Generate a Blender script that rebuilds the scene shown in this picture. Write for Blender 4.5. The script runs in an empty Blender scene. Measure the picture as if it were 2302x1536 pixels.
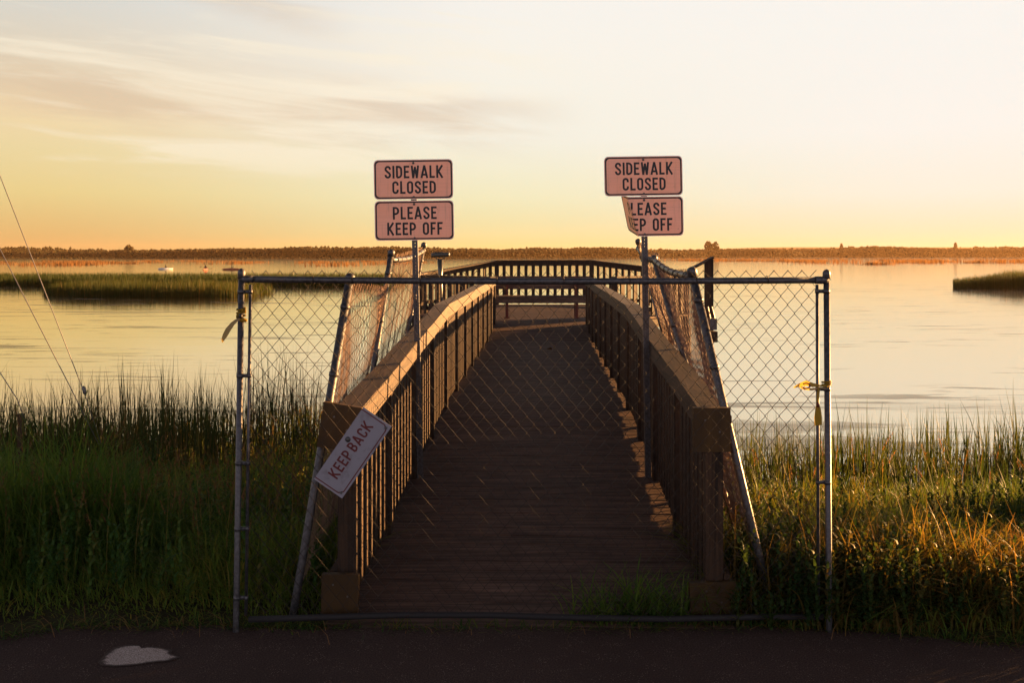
import bpy, math, random
import numpy as np
from mathutils import Vector, Matrix
random.seed(7); RNG = np.random.default_rng(11)
SC = bpy.context.scene
COL = SC.collection
# ------------------------------------------------------------------ camera, sky, sun
F = 2193.0; HOR = 575.0; CX = 1151.0; EYE = 1.9          # photograph pixels, metres
cam_d = bpy.data.cameras.new('camera'); cam = bpy.data.objects.new('camera', cam_d); COL.objects.link(cam)
cam.location = (0, 0, EYE); cam.rotation_euler = (math.radians(90), 0, 0)
cam_d.sensor_width = 36; cam_d.lens = 36 * F / 2302; cam_d.shift_y = -(768 - HOR) / 2302
cam_d.clip_end = 9000; cam_d.clip_start = 0.05
SC.camera = cam
SC.view_settings.view_transform = 'Standard'; SC.view_settings.look = 'None'
SC.view_settings.exposure = 3.0; SC.view_settings.gamma = 1.0
SC.cycles.max_bounces = 7; SC.cycles.transparent_max_bounces = 12; SC.cycles.volume_bounces = 0
SC.cycles.caustics_reflective = False; SC.cycles.caustics_refractive = False
SC.cycles.sample_clamp_indirect = 4.0

SUN_AZ = math.radians(61); SUN_EL = math.radians(6.3)     # to the right of the view, low
sd = bpy.data.lights.new('sun', 'SUN'); so = bpy.data.objects.new('sun', sd); COL.objects.link(so)
sd.energy = 5.0; sd.angle = math.radians(0.5); sd.color = (1.0, 0.50, 0.17)
sdir = Vector((math.sin(SUN_AZ) * math.cos(SUN_EL), math.cos(SUN_AZ) * math.cos(SUN_EL), math.sin(SUN_EL)))
so.rotation_euler = sdir.to_track_quat('Z', 'Y').to_euler(); so.location = (40, 20, 8)

def lin(c):
    r = []
    for v in c:
        v = v / 255.0
        r.append(v / 12.92 if v <= 0.04045 else ((v + 0.055) / 1.055) ** 2.4)
    return r

class NT:
    def __init__(s, tree): s.t = tree; s.n = tree.nodes; s.l = tree.links
    def new(s, kind, **kw):
        n = s.n.new(kind)
        for k, v in kw.items(): setattr(n, k, v)
        return n
    def put(s, sock, v):
        if isinstance(v, bpy.types.NodeSocket): s.l.new(v, sock)
        elif v is not None:
            if hasattr(sock.default_value, '__len__') and not hasattr(v, '__len__'): v = [v] * len(sock.default_value)
            if hasattr(v, '__len__') and len(sock.default_value) == 4 and len(v) == 3: v = list(v) + [1.0]
            sock.default_value = v
    def math(s, op, a, b=None, c=None, clamp=False):
        n = s.new('ShaderNodeMath', operation=op); n.use_clamp = clamp
        s.put(n.inputs[0], a); s.put(n.inputs[1], b) if b is not None else None
        if c is not None: s.put(n.inputs[2], c)
        return n.outputs[0]
    def mapr(s, v, a, b, c=0.0, d=1.0, smooth=True):
        n = s.new('ShaderNodeMapRange'); n.interpolation_type = 'SMOOTHSTEP' if smooth else 'LINEAR'; n.clamp = True
        for i, x in enumerate((v, a, b, c, d)): s.put(n.inputs[i], x)
        return n.outputs[0]
    def ramp(s, v, stops, interp='LINEAR'):
        n = s.new('ShaderNodeValToRGB'); n.color_ramp.interpolation = interp
        e = n.color_ramp.elements
        while len(e) < len(stops): e.new(0.5)
        for i, (p, c) in enumerate(stops):
            e[i].position = p; e[i].color = list(c) + [1.0] if hasattr(c, '__len__') else (c, c, c, 1)
        s.put(n.inputs[0], v); return n.outputs[0]
    def mix(s, f, a, b, mode='MIX'):
        n = s.new('ShaderNodeMix', data_type='RGBA', blend_type=mode)
        s.put(n.inputs[0], f); s.put(n.inputs[6], a); s.put(n.inputs[7], b); return n.outputs[2]
    def noise(s, vec, scale, detail=3, rough=0.5, dist=0.0):
        n = s.new('ShaderNodeTexNoise')
        if vec is not None: s.put(n.inputs['Vector'], vec)
        n.inputs['Scale'].default_value = scale; n.inputs['Detail'].default_value = detail
        n.inputs['Roughness'].default_value = rough; n.inputs['Distortion'].default_value = dist
        return n.outputs[0]
    def map(s, vec, scale=(1, 1, 1), loc=(0, 0, 0), rot=(0, 0, 0)):
        n = s.new('ShaderNodeMapping'); s.put(n.inputs[0], vec)
        n.inputs[1].default_value = loc; n.inputs[2].default_value = rot; n.inputs[3].default_value = scale
        return n.outputs[0]
    def xyz(s, a, b, c):
        n = s.new('ShaderNodeCombineXYZ'); s.put(n.inputs[0], a); s.put(n.inputs[1], b); s.put(n.inputs[2], c); return n.outputs[0]

# --- world: dawn sky, a function of direction only
W = bpy.data.worlds.new('World'); SC.world = W; W.use_nodes = True
wt = NT(W.node_tree); W.node_tree.nodes.clear()
tc = wt.new('ShaderNodeTexCoord'); sep = wt.new('ShaderNodeSeparateXYZ'); wt.put(sep.inputs[0], tc.outputs['Generated'])
dx, dy, dz = sep.outputs
hyp = wt.math('SQRT', wt.math('ADD', wt.math('MULTIPLY', dx, dx), wt.math('ADD', wt.math('MULTIPLY', dy, dy), 1e-5)))
tel = wt.math('DIVIDE', dz, hyp)                       # tangent of elevation
az = wt.math('ARCTAN2', dx, dy)
tt = wt.math('MULTIPLY', tel, 1.0, clamp=True)
def sky_ramp(stops): return wt.ramp(tt, [(p, lin(c)) for p, c in stops])
SKY_L = sky_ramp([(0, (202, 160, 102)), (.02, (216, 178, 114)), (.06, (228, 205, 140)), (.10, (231, 212, 160)), (.14, (238, 214, 172)),
                  (.19, (222, 209, 186)), (.25, (211, 212, 206)), (.36, (150, 155, 168)), (.6, (80, 86, 100)), (1, (42, 47, 62))])
SKY_C = sky_ramp([(0, (212, 194, 122)), (.02, (224, 216, 156)), (.06, (233, 230, 190)), (.12, (239, 237, 222)), (.2, (244, 240, 229)),
                  (.26, (243, 240, 233)), (.36, (190, 190, 198)), (.6, (95, 98, 112)), (1, (44, 49, 64))])
SKY_R = sky_ramp([(0, (214, 204, 154)), (.02, (226, 221, 184)), (.06, (237, 234, 218)), (.12, (243, 240, 232)), (.26, (244, 242, 237)),
                  (.38, (215, 214, 216)), (.65, (110, 112, 124)), (1, (46, 50, 66))])
SKY_B = sky_ramp([(0, (232, 212, 214)), (.1, (250, 234, 238)), (.4, (232, 222, 234)), (.8, (80, 84, 102)), (1, (42, 47, 62))])
c = wt.mix(wt.mapr(az, -0.50, 0.02), SKY_L, SKY_C)
c = wt.mix(wt.mapr(az, -0.06, 0.44), c, SKY_R)
# cirrus streaks
tl = wt.math('ADD', tel, wt.math('MULTIPLY', az, 0.075))
cv = wt.xyz(wt.math('MULTIPLY', az, 2.2), wt.math('MULTIPLY', tl, 15.0), 0.0)
n1 = wt.noise(cv, 2.0, 7, 0.60, 0.5)
n2 = wt.noise(wt.map(cv, (1, 1.5, 1), (5.3, 2.2, 1.0)), 1.7, 6, 0.6, 0.6)
band = wt.math('ADD', tel, wt.math('MULTIPLY', az, 0.03))
g1 = wt.math('MULTIPLY', wt.mapr(band, 0.085, 0.130), wt.mapr(band, 0.190, 0.155))
g1 = wt.math('MULTIPLY', g1, wt.mapr(az, 0.10, -0.08))
core = wt.math('MULTIPLY', wt.mapr(band, 0.122, 0.142), wt.mapr(band, 0.166, 0.148))
d1 = wt.math('MULTIPLY', wt.mapr(wt.math('ADD', n1, wt.math('MULTIPLY', core, 0.12)), 0.40, 0.72), g1)
band2 = wt.math('ADD', tel, wt.math('MULTIPLY', az, 0.26))
g2 = wt.math('MULTIPLY', wt.mapr(band2, 0.155, 0.18), wt.mapr(band2, 0.225, 0.19))
g2 = wt.math('MULTIPLY', wt.math('MULTIPLY', g2, wt.mapr(az, -0.14, -0.24)), wt.mapr(tel, .19, .235))
d2 = wt.math('MULTIPLY', wt.mapr(n2, 0.34, 0.58), g2)
dk = wt.math('MAXIMUM', wt.math('MULTIPLY', d1, 0.95), wt.math('MULTIPLY', d2, 0.65))
c = wt.mix(wt.math('MULTIPLY', dk, 0.55), c, lin((208, 184, 158)))
g3 = wt.math('MULTIPLY', wt.mapr(tel, 0.05, 0.11), wt.mapr(az, 0.1, -0.1))
lt = wt.math('MULTIPLY', wt.mapr(n2, 0.50, 0.70), wt.math('MULTIPLY', g3, 0.6))
c = wt.mix(lt, c, lin((249, 238, 214)))
sky = wt.new('ShaderNodeTexSky'); sky.sky_type = 'NISHITA'; sky.sun_disc = False
sky.sun_elevation = SUN_EL; sky.sun_rotation = SUN_AZ; sky.air_density = 1.2; sky.dust_density = 2.0
back = wt.mix(0.2, wt.mix(1.0, SKY_B, (1.5, 1.5, 1.5), 'MULTIPLY'), wt.mix(1.0, sky.outputs[0], (0.08, 0.08, 0.08), 'MULTIPLY'))
absaz = wt.math('ABSOLUTE', wt.math('SUBTRACT', az, 0.35))
c = wt.mix(wt.mapr(absaz, 1.05, 2.2), c, back)
glow = wt.math('MULTIPLY', wt.mapr(wt.math('ABSOLUTE', wt.math('SUBTRACT', az, SUN_AZ)), 0.55, 0.0), wt.mapr(tel, 0.6, 0.0))
c = wt.mix(glow, c, (1.6, 1.35, 0.9))
bg = wt.new('ShaderNodeBackground'); wt.put(bg.inputs[0], c); bg.inputs[1].default_value = 0.128
wo = wt.new('ShaderNodeOutputWorld'); wt.l.new(bg.outputs[0], wo.inputs[0])

# ------------------------------------------------------------------ helpers
def at(px, py, Y): return Vector(((px - CX) / F * Y, Y, EYE - (py - HOR) / F * Y))
class MB:
    """collects vertices and faces; .build() links them as ONE mesh object"""
    def __init__(s): s.v = []; s.f = []; s.n = 0
    def add(s, verts, faces):
        s.v.append(np.asarray(verts, float).reshape(-1, 3)); s.f += [tuple(i + s.n for i in f) for f in faces]; s.n += len(s.v[-1]); return s
    def box(s, a, b, bev=0.0):
        (x0, y0, z0), (x1, y1, z1) = a, b
        return s.hexa([(x0, y0, z0), (x1, y0, z0), (x1, y1, z0), (x0, y1, z0), (x0, y0, z1), (x1, y0, z1), (x1, y1, z1), (x0, y1, z1)])
    def hexa(s, p): return s.add(p, [(3, 2, 1, 0), (4, 5, 6, 7), (0, 1, 5, 4), (1, 2, 6, 5), (2, 3, 7, 6), (3, 0, 4, 7)])
    def sweep(s, pts, side, w, h):
        """rectangular beam along pts; side = horizontal unit vector, h vertical"""
        sv = Vector(side); V = []
        for p in pts:
            p = Vector(p)
            for a, b in ((-.5, -.5), (.5, -.5), (.5, .5), (-.5, .5)): V.append(p + sv * (a * w) + Vector((0, 0, b * h)))
        fs = []
        for i in range(len(pts) - 1):
            o = i * 4
            for k in range(4): fs.append((o + k, o + (k + 1) % 4, o + 4 + (k + 1) % 4, o + 4 + k))
        fs += [(3, 2, 1, 0), tuple(len(V) - 4 + k for k in range(4))]
        return s.add(V, fs)
    def tube(s, pts, r, n=10, caps=True):
        pts = [Vector(p) for p in pts]; V = []; fs = []
        rr = r if hasattr(r, '__len__') else [r] * len(pts)
        t = (pts[1] - pts[0]).normalized(); u = t.orthogonal().normalized()
        for i, p in enumerate(pts):
            a = pts[max(i - 1, 0)]; b = pts[min(i + 1, len(pts) - 1)]
            if (b - a).length > 1e-9: t = (b - a).normalized()
            u = (u - t * u.dot(t)).normalized(); w = t.cross(u)
            for k in range(n):
                an = 2 * math.pi * k / n; V.append(p + (u * math.cos(an) + w * math.sin(an)) * rr[i])
        for i in range(len(pts) - 1):
            for k in range(n): fs.append((i * n + k, i * n + (k + 1) % n, (i + 1) * n + (k + 1) % n, (i + 1) * n + k))
        if caps: fs += [tuple(range(n))[::-1], tuple((len(pts) - 1) * n + k for k in range(n))]
        return s.add(V, fs)
    def sphere(s, c, r, n=10, m=6, sq=(1, 1, 1)):
        c = Vector(c); pts = []; V = []; fs = []
        for j in range(m + 1):
            th = math.pi * j / m
            for k in range(n):
                ph = 2 * math.pi * k / n
                V.append(c + Vector((math.sin(th) * math.cos(ph) * r * sq[0], math.sin(th) * math.sin(ph) * r * sq[1], math.cos(th) * r * sq[2])))
        for j in range(m):
            for k in range(n): fs.append((j * n + k, (j + 1) * n + k, (j + 1) * n + (k + 1) % n, j * n + (k + 1) % n))
        return s.add(V, fs)
    def prism(s, poly, y0, y1):
        """polygon in XZ given thickness along Y"""
        n = len(poly); V = [(x, y0, z) for x, z in poly] + [(x, y1, z) for x, z in poly]
        fs = [tuple(range(n)), tuple(range(2 * n - 1, n - 1, -1))] + [(i, (i + 1) % n + 0, n + (i + 1) % n, n + i) for i in range(n)]
        return s.add(V, fs)
    def xf(s, M):
        for i, v in enumerate(s.v):
            R = np.array(M.to_3x3()); t = np.array(M.translation); s.v[i] = v @ R.T + t
        return s
    def build(s, name, m, parent=None, smooth=False, org=None, raw=False):
        o0 = ORG[parent.name] if parent is not None else (Vector(org) if org is not None else Vector((0, 0, 0)))
        V = np.concatenate(s.v) if s.v else np.zeros((0, 3)); V = V if raw else V - np.array(o0)
        me = bpy.data.meshes.new(name); me.from_pydata(V.tolist(), [], s.f)
        if m is not None: me.materials.append(m)
        if smooth: me.polygons.foreach_set('use_smooth', [True] * len(me.polygons))
        me.update(); return link(name, me, parent, o0)
ORG = {}
def link(name, me, parent, o0):
    o = bpy.data.objects.new(name, me); COL.objects.link(o); ORG[o.name] = Vector(o0)
    if parent is not None: o.parent = parent
    else: o.location = o0
    return o
def np_mesh(name, V, Q, m, parent=None, tint=None, smooth=True):
    """fast mesh of quads (numpy arrays)"""
    if parent is not None: V = V - np.array(ORG[parent.name])
    me = bpy.data.meshes.new(name); nv, nf = len(V), len(Q); k = Q.shape[1]
    me.vertices.add(nv); me.vertices.foreach_set('co', np.ascontiguousarray(V, dtype=np.float32).ravel())
    me.loops.add(nf * k); me.loops.foreach_set('vertex_index', np.ascontiguousarray(Q, dtype=np.int32).ravel())
    me.polygons.add(nf); me.polygons.foreach_set('loop_start', np.arange(0, nf * k, k, dtype=np.int32))
    me.polygons.foreach_set('loop_total', np.full(nf, k, dtype=np.int32))
    me.polygons.foreach_set('use_smooth', np.full(nf, smooth))
    me.update(calc_edges=True); me.validate()
    me.materials.append(m)
    if tint is not None:
        a = me.attributes.new('tint', 'FLOAT', 'POINT'); a.data.foreach_set('value', tint.astype(np.float32))
    return link(name, me, parent, ORG[parent.name] if parent else Vector((0, 0, 0)))
def tag(o, label=None, cat=None, group=None, kind=None):
    if label: o['label'] = label
    if cat: o['category'] = cat
    if group: o['group'] = group
    if kind: o['kind'] = kind
    return o
def thing(name, label, cat, loc=(0, 0, 0), group=None):
    o = bpy.data.objects.new(name, None); COL.objects.link(o); o.location = loc; o.empty_display_size = 0.2
    ORG[o.name] = Vector(loc); return tag(o, label, cat, group)
def copy_at(src, parent, wloc):
    o = src.copy(); COL.objects.link(o); o.parent = parent; o.location = Vector(wloc) - ORG[parent.name]; ORG[o.name] = Vector(wloc); return o

# ------------------------------------------------------------------ materials
def mat(name, col, rough=0.6, metal=0.0, spec=0.3, fn=None):
    m = bpy.data.materials.new(name); m.use_nodes = True; t = NT(m.node_tree); b = m.node_tree.nodes['Principled BSDF']
    t.put(b.inputs['Base Color'], col); b.inputs['Roughness'].default_value = rough; b.inputs['Metallic'].default_value = metal
    b.inputs['Specular IOR Level'].default_value = spec
    if fn: fn(t, b)
    return m
def bump(t, b, h, strength, dist=0.01):
    n = t.new('ShaderNodeBump'); n.inputs['Strength'].default_value = strength; n.inputs['Distance'].default_value = dist
    t.put(n.inputs['Height'], h); t.l.new(n.outputs[0], b.inputs['Normal'])
def wood(name, dark, light, grain, rough=0.75, spec=0.25, bstr=0.5):
    """grain: scale along x,y,z, small along the fibre"""
    def fn(t, b):
        tc = t.new('ShaderNodeTexCoord'); gi = t.new('ShaderNodeNewGeometry'); oi = t.new('ShaderNodeObjectInfo')
        rnd = t.math('FRACT', t.math('ADD', gi.outputs['Random Per Island'], oi.outputs['Random']))
        off = t.xyz(t.math('MULTIPLY', rnd, 37.0), t.math('MULTIPLY', rnd, 11.0), t.math('MULTIPLY', rnd, 23.0))
        va = t.new('ShaderNodeVectorMath', operation='ADD'); t.put(va.inputs[0], tc.outputs['Object']); t.put(va.inputs[1], off)
        v = t.map(va.outputs[0], grain)
        n1 = t.noise(v, 1.0, 6, 0.65, 0.6); n2 = t.noise(t.map(va.outputs[0], (1.7, 1.7, 1.7)), 3.0, 4, 0.6)
        f = t.mapr(n1, 0.3, 0.72)
        c = t.mix(f, dark, light)
        c = t.mix(t.mapr(n2, 0.45, 0.75, 0, 0.45), c, [x * 0.55 for x in dark])
        c = t.mix(t.math('MULTIPLY', rnd, 0.55), c, t.mix(1.0, c, (0.55, 0.55, 0.6), 'MULTIPLY'))
        t.put(b.inputs['Base Color'], c)
        bump(t, b, t.math('ADD', n1, t.math('MULTIPLY', n2, 0.3)), bstr, 0.006)
    return mat(name, light, rough, 0, spec, fn)
M = {}
M['deck'] = wood('weathered deck boards', (0.044, 0.027, 0.020), (0.165, 0.100, 0.073), (1.6, 42, 42), 0.75, 0.15, 0.35)
M['rail'] = wood('weathered rail timber', (0.019, 0.013, 0.0095), (0.082, 0.052, 0.032), (40, 1.5, 40), 0.7, 0.3, 0.5)
M['post'] = wood('weathered post timber', (0.014, 0.0088, 0.006), (0.066, 0.036, 0.019), (45, 45, 1.5), 0.75, 0.25, 0.5)
M['ply'] = wood('treated pine board', (0.032, 0.0155, 0.0022), (0.058, 0.029, 0.0042), (18, 18, 1.2), 0.6, 0.3, 0.3)
def galv_fn(t, b):
    tc = t.new('ShaderNodeTexCoord'); n = t.noise(tc.outputs['Object'], 60, 4, 0.6); n2 = t.noise(tc.outputs['Object'], 7, 3, 0.6)
    c = t.mix(t.mapr(n, 0.35, 0.7), (0.050, 0.050, 0.055), (0.105, 0.105, 0.113)); c = t.mix(t.mapr(n2, 0.55, 0.8, 0, .5), c, (0.12, 0.09, 0.07))
    t.put(b.inputs['Base Color'], c); t.put(b.inputs['Roughness'], t.mapr(n, 0.3, 0.7, 0.38, 0.6)); bump(t, b, n, 0.15, 0.002)
M['galv'] = mat('galvanised steel', (0.4, 0.4, 0.4), 0.45, 0.65, 0.5, galv_fn)
M['wire'] = mat('dull zinc wire', (0.026, 0.020, 0.016), 0.6, 0.05, 0.2)
M['side_wire'] = mat('rust tinged wire', (0.17, 0.10, 0.065), 0.45, 0.3, 0.5)
M['dark_pipe'] = mat('dark dull pipe', (0.020, 0.019, 0.020), 0.7, 0.1, 0.2)  # one even dark tone, used for the bottom rail only
M['alu'] = mat('sign aluminium', (0.62, 0.60, 0.57), 0.35, 0.6, 0.5)
M['steel'] = mat('dark bolt steel', (0.12, 0.115, 0.115), 0.45, 0.7, 0.5)
def orange_fn(t, b):
    tc = t.new('ShaderNodeTexCoord'); n = t.noise(tc.outputs['Object'], 6, 4, 0.6); n2 = t.noise(t.map(tc.outputs['Object'], (2, 2, 60)), 2.0, 2)
    c = t.mix(t.mapr(n, 0.3, 0.75), (1.0, 0.43, 0.26), (0.98, 0.46, 0.31)); c = t.mix(t.mapr(n2, 0.45, 0.7, 0, .18), c, (0.6, 0.25, 0.17))
    n3 = t.noise(t.map(tc.outputs['Object'], (38, 38, 3)), 1.0, 5, 0.65); n4 = t.noise(tc.outputs['Object'], 55, 4, 0.7)
    c = t.mix(t.mapr(n3, 0.52, 0.75, 0, .38), c, (0.42, 0.20, 0.13)); c = t.mix(t.mapr(n4, 0.63, 0.72, 0, .5), c, (0.30, 0.15, 0.10))
    t.put(b.inputs['Base Color'], c)
M['orange'] = mat('fluorescent orange sheeting', (0.93, 0.36, 0.22), 0.35, 0, 0.5, orange_fn)
M['black'] = mat('black screen print', (0.012, 0.011, 0.012), 0.45, 0, 0.4)
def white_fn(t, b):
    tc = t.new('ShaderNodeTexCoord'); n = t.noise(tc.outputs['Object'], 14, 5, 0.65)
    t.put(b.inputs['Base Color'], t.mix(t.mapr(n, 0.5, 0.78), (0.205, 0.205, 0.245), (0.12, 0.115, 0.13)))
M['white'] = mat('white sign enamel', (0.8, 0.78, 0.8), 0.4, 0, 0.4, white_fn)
M['red'] = mat('dark red sign paint', (0.085, 0.006, 0.007), 0.45, 0, 0.4)
M['redsteel'] = mat('rust red bench steel', (0.10, 0.022, 0.013), 0.55, 0.1, 0.3)
M['viewer'] = mat('dark viewer enamel', (0.06, 0.06, 0.05), 0.35, 0.3, 0.5)
def tape_fn(t, b):
    tr = t.new('ShaderNodeBsdfTranslucent'); tr.inputs[0].default_value = (0.42, 0.28, 0.035, 1)
    mx = t.new('ShaderNodeMixShader'); mx.inputs[0].default_value = 0.6
    out = [n for n in t.n if n.type == 'OUTPUT_MATERIAL'][0]
    t.l.new(b.outputs[0], mx.inputs[1]); t.l.new(tr.outputs[0], mx.inputs[2]); t.l.new(mx.outputs[0], out.inputs[0])
M['tape'] = mat('yellow barrier tape', (0.40, 0.27, 0.025), 0.4, 0, 0.4, tape_fn)
M['pale_tape'] = mat('faded barrier tape', (0.40, 0.31, 0.20), 0.5, 0, 0.4, tape_fn)
def asphalt_fn(t, b):
    tc = t.new('ShaderNodeTexCoord'); p = tc.outputs['Object']
    vo = t.new('ShaderNodeTexVoronoi'); t.put(vo.inputs['Vector'], p); vo.inputs['Scale'].default_value = 85
    n = t.noise(p, 130, 3, 0.7); n2 = t.noise(p, 1.3, 5, 0.6); n3 = t.noise(p, 9, 4, 0.6)
    c = t.mix(t.mapr(n, 0.35, 0.7), (0.036, 0.024, 0.0205), (0.088, 0.060, 0.050))
    c = t.mix(t.mapr(n2, 0.4, 0.7, 0, .5), c, (0.040, 0.027, 0.023))
    c = t.mix(t.math('MULTIPLY', t.mapr(vo.outputs['Distance'], 0.26, 0.08), t.mapr(n3, 0.44, 0.6)), c, (0.26, 0.19, 0.16))
    t.put(b.inputs['Base Color'], c); bump(t, b, t.math('ADD', n, t.math('MULTIPLY', vo.outputs['Distance'], -0.8)), 0.4, 0.006)
M['asphalt'] = mat('old asphalt', (0.04, 0.035, 0.033), 0.9, 0, 0.08, asphalt_fn)
def paint_fn(t, b):
    tc = t.new('ShaderNodeTexCoord'); p = tc.outputs['Object']; n = t.noise(p, 45, 5, 0.7); n2 = t.noise(p, 7, 4, 0.6)
    at_ = t.new('ShaderNodeAttribute', attribute_name='tint'); n5 = t.noise(p, 190, 3, 0.7)
    w = t.mapr(t.math('ADD', t.math('ADD', t.math('MULTIPLY', n, .8), t.math('MULTIPLY', n2, .6)), at_.outputs['Fac']), 1.02, 1.42)
    c0 = t.mix(t.mapr(n5, 0.35, 0.7), (0.036, 0.024, 0.0205), (0.088, 0.060, 0.050)); c1 = t.mix(t.mapr(n5, 0.38, 0.6), (0.20, 0.155, 0.135), (0.50, 0.42, 0.375))
    t.put(b.inputs['Base Color'], t.mix(w, c0, c1)); bump(t, b, n, 0.5, 0.004)
M['paint'] = mat('worn white road paint', (0.5, 0.45, 0.4), 0.75, 0, 0.2, paint_fn)
def ground_fn(t, b):
    tc = t.new('ShaderNodeTexCoord'); p = tc.outputs['Object']; n = t.noise(p, 2.2, 6, 0.65); n2 = t.noise(p, 0.02, 5, 0.6)
    near = t.mix(t.mapr(n, 0.35, 0.7), (0.022, 0.017, 0.010), (0.05, 0.045, 0.018))
    far = t.mix(t.mapr(n2, 0.35, 0.65), (0.04, 0.03, 0.014), (0.07, 0.05, 0.022))
    s = t.new('ShaderNodeSeparateXYZ'); t.put(s.inputs[0], p)
    t.put(b.inputs['Base Color'], t.mix(t.mapr(s.outputs[1], 60, 300), near, far)); bump(t, b, n, 0.6, 0.05)
M['ground'] = mat('dark bank soil and far marsh', (0.03, 0.025, 0.015), 0.95, 0, 0.1, ground_fn)
def blade_mat(name, stops, trans=0.45, rough=0.62, spec=0.1):
    m = bpy.data.materials.new(name); m.use_nodes = True; t = NT(m.node_tree); b = m.node_tree.nodes['Principled BSDF']
    a = t.new('ShaderNodeAttribute', attribute_name='tint'); c = t.ramp(a.outputs['Fac'], stops)
    t.put(b.inputs['Base Color'], c); b.inputs['Roughness'].default_value = rough; b.inputs['Specular IOR Level'].default_value = spec
    tr = t.new('ShaderNodeBsdfTranslucent'); t.put(tr.inputs[0], t.mix(1.0, c, (1.5, 1.2, 0.6), 'MULTIPLY'))
    mx = t.new('ShaderNodeMixShader'); mx.inputs[0].default_value = trans
    out = [n for n in t.n if n.type == 'OUTPUT_MATERIAL'][0]
    t.l.new(b.outputs[0], mx.inputs[1]); t.l.new(tr.outputs[0], mx.inputs[2]); t.l.new(mx.outputs[0], out.inputs[0])
    return m
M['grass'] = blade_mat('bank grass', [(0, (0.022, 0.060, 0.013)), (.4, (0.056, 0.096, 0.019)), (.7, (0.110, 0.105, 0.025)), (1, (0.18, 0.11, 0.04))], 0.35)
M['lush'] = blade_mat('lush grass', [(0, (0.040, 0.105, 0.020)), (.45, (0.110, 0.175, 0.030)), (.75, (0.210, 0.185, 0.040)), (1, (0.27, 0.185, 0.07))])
M['grass_dry'] = blade_mat('sunburnt grass', [(0, (0.0245, 0.0420, 0.0084)), (.4, (0.0700, 0.0665, 0.0140)), (1, (0.1680, 0.1050, 0.0315))])
M['reed'] = blade_mat('cattail leaves', [(0, (0.016, 0.036, 0.010)), (.5, (0.045, 0.055, 0.015)), (1, (0.15, 0.09, 0.035))], 0.4)
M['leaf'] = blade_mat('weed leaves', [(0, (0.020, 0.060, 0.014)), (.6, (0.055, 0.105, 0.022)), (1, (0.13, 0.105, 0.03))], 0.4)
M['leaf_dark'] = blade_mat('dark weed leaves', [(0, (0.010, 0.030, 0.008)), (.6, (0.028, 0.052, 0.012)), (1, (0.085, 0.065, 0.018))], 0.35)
M['seed'] = blade_mat('dry seed heads', [(0, (0.0700, 0.0420, 0.0210)), (1, (0.1960, 0.1120, 0.0560))], 0.4, 0.8)
M['isle'] = blade_mat('island reeds', [(0, (0.0165, 0.0303, 0.0066)), (.6, (0.0413, 0.0523, 0.0110)), (1, (0.1100, 0.0715, 0.0220))], 0.35)
def tree_fn(t, b):
    gi = t.new('ShaderNodeNewGeometry'); t.put(b.inputs['Base Color'], t.ramp(gi.outputs['Random Per Island'], [(0, (0.022, 0.022, 0.010)), (.6, (0.036, 0.030, 0.013)), (1, (0.055, 0.037, 0.016))]))
M['tree'] = mat('far foliage', (0.05, 0.05, 0.02), 0.95, 0, 0.05, tree_fn)
M['bark'] = mat('far bark', (0.06, 0.045, 0.03), 0.9, 0, 0.1)
M['kayak'] = mat('kayak hull', (0.25, 0.06, 0.03), 0.35, 0, 0.4)
M['boat'] = mat('pale boat hull', (0.45, 0.5, 0.55), 0.4, 0, 0.4)
M['cloth'] = mat('dark clothing', (0.03, 0.03, 0.035), 0.8, 0, 0.2)
M['hair'] = mat('dark hair', (0.02, 0.014, 0.01), 0.7, 0, 0.2)
M['skin'] = mat('skin', (0.4, 0.24, 0.17), 0.6, 0, 0.3)

# ------------------------------------------------------------------ ground, water, road
WATER = -1.2
def sstep(x, a, b):
    t = np.clip((x - a) / (b - a), 0, 1); return t * t * (3 - 2 * t)
def lumps(x, y, s, seed):
    r = np.random.default_rng(seed); o = 0
    for k in range(6):
        a = r.uniform(0, 6.28); w = s * r.uniform(0.6, 1.9); o = o + np.sin((x * math.cos(a) + y * math.sin(a)) * w + r.uniform(0, 6.28))
    return o / 6
def shore_y(x): return 1030 + 560 * sstep(x, -60, 620) + 40 * np.sin(x / 130.0) + 14 * np.sin(x / 37.0)
def road_edge(x): return 5.0 - 0.17 * sstep(-x, 2.15, 2.6) + 0.03 * np.sin(x * 2.1) - 0.16 * sstep(x, 1.4, 2.5) + 0.02 * np.sin(x * 7.3)
def terrain(x, y):
    x = np.asarray(x, float); y = np.asarray(y, float)
    z = -0.015 - 1.55 * sstep(y, 5.3, 14.0) - 1.3 * sstep(y, 14, 30)
    z = z + 0.10 * lumps(x, y, 1.3, 3) * sstep(y, 5.3, 7) * (1 - sstep(y, 13, 15))
    d = y - shore_y(x)
    far = -2.87 + 1.8 * sstep(d, -30, 4) + 4.5 * sstep(d, 0, 260) + sstep(x, 150, 900) * 26 * sstep(y, 2100, 3200)
    return np.where(y > 300, far, z)
ys = np.concatenate([np.arange(-40, 4, 4.0), np.arange(4, 20, 0.25), np.arange(20, 60, 4), np.arange(60, 900, 40), np.arange(900, 2200, 12), np.arange(2200, 4001, 60)])
xs = np.concatenate([np.arange(-3400, -800, 100), np.arange(-800, -20, 20), np.arange(-20, 20, 0.4), np.arange(20, 1200, 20), np.arange(1200, 3401, 100)])
X, Yg = np.meshgrid(xs, ys); Z = terrain(X, Yg)
nx = len(xs); idx = np.arange(len(ys) * nx).reshape(len(ys), nx)
Q = np.stack([idx[:-1, :-1], idx[:-1, 1:], idx[1:, 1:], idx[1:, :-1]], -1).reshape(-1, 4)
tag(np_mesh('ground', np.stack([X, Yg, Z], -1).reshape(-1, 3), Q, M['ground']), 'dark grassy bank sloping from the road down to the lake', 'ground', kind='structure')

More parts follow.
